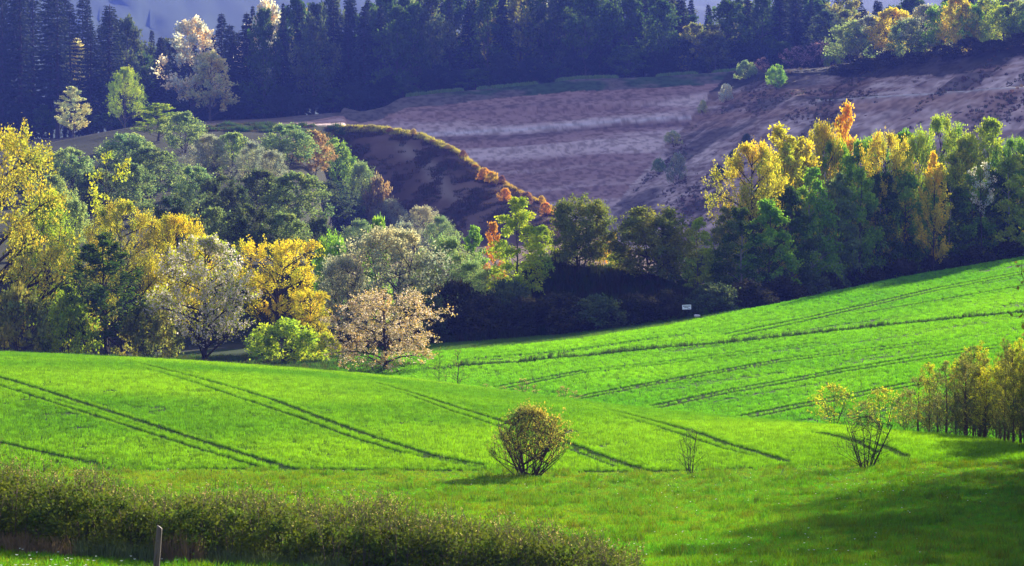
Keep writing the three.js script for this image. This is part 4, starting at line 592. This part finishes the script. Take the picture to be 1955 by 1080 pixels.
for (const [u, d, top, w, leaf, label] of [[1592, 158, 738, 96, 'yellow', 'airy yellow-budding bush left of the grove'], [1690, 156, 745, 90, 'yellow', 'yellow-budding bush at the foot of the grove'], [1650, 160, 768, 60, 'olive', 'low olive bush between the two yellow-budding bushes'], [1730, 153, 752, 60, 'olive', 'low olive bush just left of the grove stems']]) plant('airy', 1, 'budding_bush', { u, d, top, w, leaf, bark: 'brown', label, category: 'bush', group: 'bushes beside the grove' });

// the same grove runs on past the right edge of the view; its shade falls over the right half of the meadow
{ const R = rng(4243); let i = 0; for (let d = 77; d < 124; d += 3.6) for (let k = 0; k < 4; k++) { const dd = d + 4 * R(), w = 5 + 2.5 * R(), x = xAt(1955, dd) + 4 + k * 4.4 + 2 * R(); i++; plant('pole', i % 5, 'grove_tree', { u: U0 + F * x / dd, d: dd, hgt: 12 + 7 * R(), w: w / dd * F, leaf: 'olive', bark: 'brown', label: 'leafy tree where the right-hand grove runs on beside the meadow', group: 'grove trees beyond the right edge' }); } }
// ---------------------------------------------------------------- shrubs on the meadow
plant('shrub', 0, 'round_shrub', { u: 1010, d: 112, top: 788, w: 158, leaf: 'bud', bark: 'brown', label: 'large round twiggy shrub with yellowish tips alone on the meadow', category: 'shrub' });
plant('bare', 0, 'bare_shrub', { u: 1318, d: 113, top: 818, w: 56, leaf: 'olive', bark: 'dark', label: 'small upright bare shrub right of the round shrub', category: 'shrub', group: 'bare shrubs on the field edge' });
plant('fan', 0, 'bare_shrub', { u: 1655, d: 113, top: 794, w: 112, leaf: 'olive', bark: 'dark', label: 'wide fan-shaped bare shrub near the grove', category: 'shrub', group: 'bare shrubs on the field edge' });
plant('bare', 2, 'bare_shrub', { u: 1730, d: 115, top: 864, w: 34, leaf: 'olive', bark: 'dark', label: 'tiny dark shrub just right of the fan-shaped bare shrub', category: 'shrub', group: 'bare shrubs on the field edge' });

// ---------------------------------------------------------------- the foreground hedge
{
  const R = rng(1234), wood = new Soup(), leaves = new Soup(), pale = new Soup();
  const topLine = table([[-200, 1.8], [0, 1.7], [200, 1.45], [400, 1.38], [700, 1.28], [900, 1.18], [1050, 0.9], [1150, 0.55], [1230, 0.25]]), topH = (u) => topLine(u) * (0.72 + 0.5 * fbm(u * 0.011, 2.5, 3));
  for (let k = 0; k < 800; k++) {
    const u = -170 + 1390 * R(), d = 59.4 + (R() - 0.5) * 5 + (u > 600 ? -0.6 : 0), x = xAt(u, d), y = H(x, d), h = topH(u) * (0.75 + 0.45 * R()), lean = (R() - 0.5) * 0.7, le = (R() - 0.5) * 0.6, p0 = V(x, y - 0.05, -d), p2 = V(x + lean, y + h, -d + le), p1 = V(x + lean * 0.2, y + h * 0.6, -d + le * 0.2), pts = bezier(p0, p1, p2, 4);
    wood.tube(pts, [0.013, 0.01, 0.008, 0.005, 0.003], 3);
    for (let b = 0; b < 4; b++) { const q = 0.3 + 0.7 * R(), s = along(pts, q), e = s.clone().addScaledVector(ball(R), 0.3); e.y += 0.18 + (q > 0.8 ? 0.1 : 0); const m = s.clone().lerp(e, 0.5); m.y += 0.1; const tw = bezier(s, m, e, 2); wood.tube(tw, [0.005, 0.004, 0.002], 3);
      const nl = Math.round(16 * (1.15 - 0.75 * q)); for (let l = 0; l < nl; l++) { const p = along(tw, R()); p.x += gauss(R) * 0.1; p.y += gauss(R) * 0.1 - 0.05; p.z += gauss(R) * 0.1; const dd = ball(R), m2 = 0.7 + 0.6 * R(); leaves.leaf(p, dd, ball(R).cross(dd).normalize(), 0.045 + 0.035 * R(), 0.019, [m2 * (0.85 + 0.4 * R()), m2, m2], 0.005); } }
    for (let l = 0; l < 14; l++) { const p = along(pts, 0.75 * R()); p.x += gauss(R) * 0.14; p.z += gauss(R) * 0.14; p.y += gauss(R) * 0.1; const dd = ball(R), m2 = 0.7 + 0.6 * R(); leaves.leaf(p, dd, ball(R).cross(dd).normalize(), 0.05 + 0.04 * R(), 0.022, [m2, m2, m2], 0.005); }
    if (R() < 0.5) { const s = along(pts, 0.9), e = s.clone().add(V((R() - 0.5) * 0.5, 0.15 + 0.3 * R(), (R() - 0.5) * 0.3)), m = s.clone().lerp(e, 0.4); m.y += 0.15; const tw = bezier(s, m, e, 3); wood.tube(tw, [0.005, 0.004, 0.003, 0.002], 3); for (let l = 0; l < 9; l++) { const p = along(tw, R()), dd = ball(R); pale.leaf(p, dd, ball(R).cross(dd).normalize(), 0.04, 0.014, [1, 0.8 + 0.4 * R(), 1], 0.004); } }
  }
  for (let k = 0; k < 2100; k++) {
    const u = -170 + 1340 * R(), d = 59.2 + (R() - 0.5) * 5, x = xAt(u, d), y = H(x, d) + topH(u) * (0.04 + 0.86 * R() ** 1.1), rad = 0.1 + 0.2 * R() ** 2, m1 = 0.6 + 0.7 * R(), yl = 0.85 + 0.4 * R();
    for (let l = 0; l < 60; l++) { const p = V(x + gauss(R) * rad * 1.4, y + gauss(R) * rad, -d + gauss(R) * rad * 1.2), dd = ball(R), m2 = m1 * (0.8 + 0.4 * R()), f = 0.055 + 0.06 * R(); if (p.y > H(x, d) + 0.02) leaves.leaf(p, dd, ball(R).cross(dd).normalize(), f, f * 0.34, [m2 * yl, m2, m2], 0.006); }
  }
  const g = new THREE.Group(); g.name = 'hedge'; scene.add(tag(g, 'dark tangled hedge across the lower left foreground', 'hedge'));
  mesh('stems', wood.geometry(true), matte(0.11, 0.08, 0.055), g); mesh('foliage', leaves.geometry(), leafMat(0.13, 0.18, 0.015, 0.35), g); mesh('young_shoots', pale.geometry(), leafMat(0.42, 0.36, 0.1, 0.5), g);
}
// tall dry grass at the hedge foot by the post
{ const R = rng(1235), out = []; for (let k = 0; k < 900; k++) { const u = -60 + 720 * R(), d = 56.3 + R() * 1.2, x = xAt(u, d); out.push([x, H(x, d), -d, 0.7 + 0.6 * R(), (0.6 + 0.9 * R()) * (u > 300 && u < 380 ? 1.5 : 1), R() * 6.28, u < 140 || (u > 300 && u < 380) ? [1.5, 0.9, 1.3] : [0.9, 1, 1]]); }
  spread('hedge_foot_grass', tuft(39, 14, 0.12, 0.15, 0.4, 0.007, 0.15), grassMat(0.16, 0.19, 0.06, 0.4), out, 'longer faded grass at the foot of the hedge', 'grass'); }

// ---------------------------------------------------------------- fence post
{
  const u = 290, d = 48, x = xAt(u, d), y = H(x, d), g = new THREE.Group(); g.name = 'fence_post'; g.position.set(x, y, -d); g.rotation.z = -0.1; g.rotation.x = 0.03; scene.add(tag(g, 'weathered leaning wooden fence post before the hedge', 'post'));
  const top = yAt(1006, d) - y, n = 14, rings = 22, P = [], C = [], I = [];
  for (let k = 0; k <= rings; k++) for (let s = 0; s < n; s++) { const a = s / n * 6.2832, t = k / rings, yy = -0.4 + (top + 0.4) * t, crack = Math.abs(a - 2.1) < 0.25 ? -0.012 : 0, r = 0.062 - 0.008 * t + 0.006 * (noise(a * 2.2 + 4, yy * 1.5) - 0.5) * 2 + crack + 0.004 * (noise(a * 9, yy * 2) - 0.5); const slant = k === rings ? -0.03 * Math.cos(a) : 0; P.push(Math.cos(a) * r, yy + slant, Math.sin(a) * r); const m = 0.75 + 0.5 * noise(a * 6, yy * 4 + 9), ston = smooth(0.55, 0.8, noise(a * 3 + 40, yy * 3)); C.push(...mix3([0.13 * m, 0.095 * m, 0.075 * m], [0.06, 0.04, 0.03], ston * 0.7)); }
  for (let k = 0; k < rings; k++) for (let s = 0; s < n; s++) { const a = k * n + s, b = k * n + (s + 1) % n; I.push(a, a + n, b, b, a + n, b + n); }
  const c0 = P.length / 3; P.push(0, top + 0.006, 0); C.push(0.26, 0.21, 0.18); for (let s = 0; s < n; s++) I.push(rings * n + s, c0, rings * n + (s + 1) % n);
  const geo_ = new THREE.BufferGeometry(); geo_.setAttribute('position', new THREE.Float32BufferAttribute(P, 3)); geo_.setAttribute('color', new THREE.Float32BufferAttribute(C, 3)); geo_.setIndex(I); geo_.computeVertexNormals();
  mesh('post_shaft', geo_, new THREE.MeshStandardMaterial({ vertexColors: true, roughness: 0.9 }), g);
  mesh('wire_staple', new THREE.TorusGeometry(0.014, 0.0025, 5, 10), new THREE.MeshStandardMaterial({ color: rgb(0.2, 0.18, 0.17), metalness: 0.8, roughness: 0.5 }), g).position.set(0, top - 0.25, 0.06);
}
// ---------------------------------------------------------------- the notice board and the stone beside it
{
  const d = 247.5, x = xAt(1311, d), y = H(x, d), g = new THREE.Group(); g.name = 'notice_sign'; g.position.set(x, y, -d); g.rotation.y = 0.12; scene.add(tag(g, 'small white notice sign on posts before the dark bushes', 'sign'));
  const cy = yAt(586, d) - y, w = 0.86, hh = 0.44, cv = document.createElement('canvas'); cv.width = 256; cv.height = 128; const k = cv.getContext('2d'); k.fillStyle = '#f4f6fa'; k.fillRect(0, 0, 256, 128); k.fillStyle = '#3a3f4c';
  const R = rng(66), write = (x0, x1, yy, s) => { let px = x0; while (px < x1) { const lw = s * (0.5 + 0.5 * R()); k.fillRect(px, yy, lw * 0.75, s); px += lw; } };   // print too far off to read: two lines of dark marks
  write(28, 222, 26, 24); write(62, 176, 66, 18); write(150, 230, 92, 14);
  const tex = new THREE.CanvasTexture(cv); tex.colorSpace = THREE.SRGBColorSpace;
  const shape = new THREE.BoxGeometry(w, hh, 0.02), face = new THREE.MeshStandardMaterial({ map: tex, roughness: 0.5 }), edge = new THREE.MeshStandardMaterial({ color: rgb(0.75, 0.77, 0.8), roughness: 0.5 });
  const board = new THREE.Mesh(shape, [edge, edge, edge, edge, face, edge]); board.name = 'board'; board.position.set(0, cy, 0); board.rotation.z = 0.03; board.castShadow = board.receiveShadow = true; g.add(board);
  for (const sx of [-0.3, 0.3]) { const p = mesh('post', new THREE.CylinderGeometry(0.022, 0.022, cy + 0.4, 8), matte(0.05, 0.04, 0.035), g); p.position.set(sx, (cy + 0.4) / 2 - 0.25, -0.035); }
  const sg = new THREE.IcosahedronGeometry(0.2, 2), pp = sg.attributes.position; for (let i = 0; i < pp.count; i++) { const f = 0.75 + 0.5 * noise(pp.getX(i) * 6 + 9, pp.getY(i) * 6 + pp.getZ(i) * 5); pp.setXYZ(i, pp.getX(i) * f * 1.2, pp.getY(i) * f * 0.7, pp.getZ(i) * f); } sg.computeVertexNormals();
  const dS = 246.5, xS = xAt(1331, dS), st = mesh('stone', sg, matte(0.6, 0.57, 0.52)); st.position.set(xS, H(xS, dS) + 0.28, -dS); st.scale.setScalar(1.3); tag(st, 'pale stone lying in the grass right of the notice sign', 'stone');
}
{ let all = 0, own = new Set(), uniq = 0; scene.traverse((o) => { if (o.isMesh && !o.isInstancedMesh) { const n = (o.geometry.index ?? o.geometry.attributes.position).count / 3; all += n; if (!own.has(o.geometry)) { own.add(o.geometry); uniq += n; } } }); console.log('triangles', uniq, all); }
renderer.render(scene, camera);
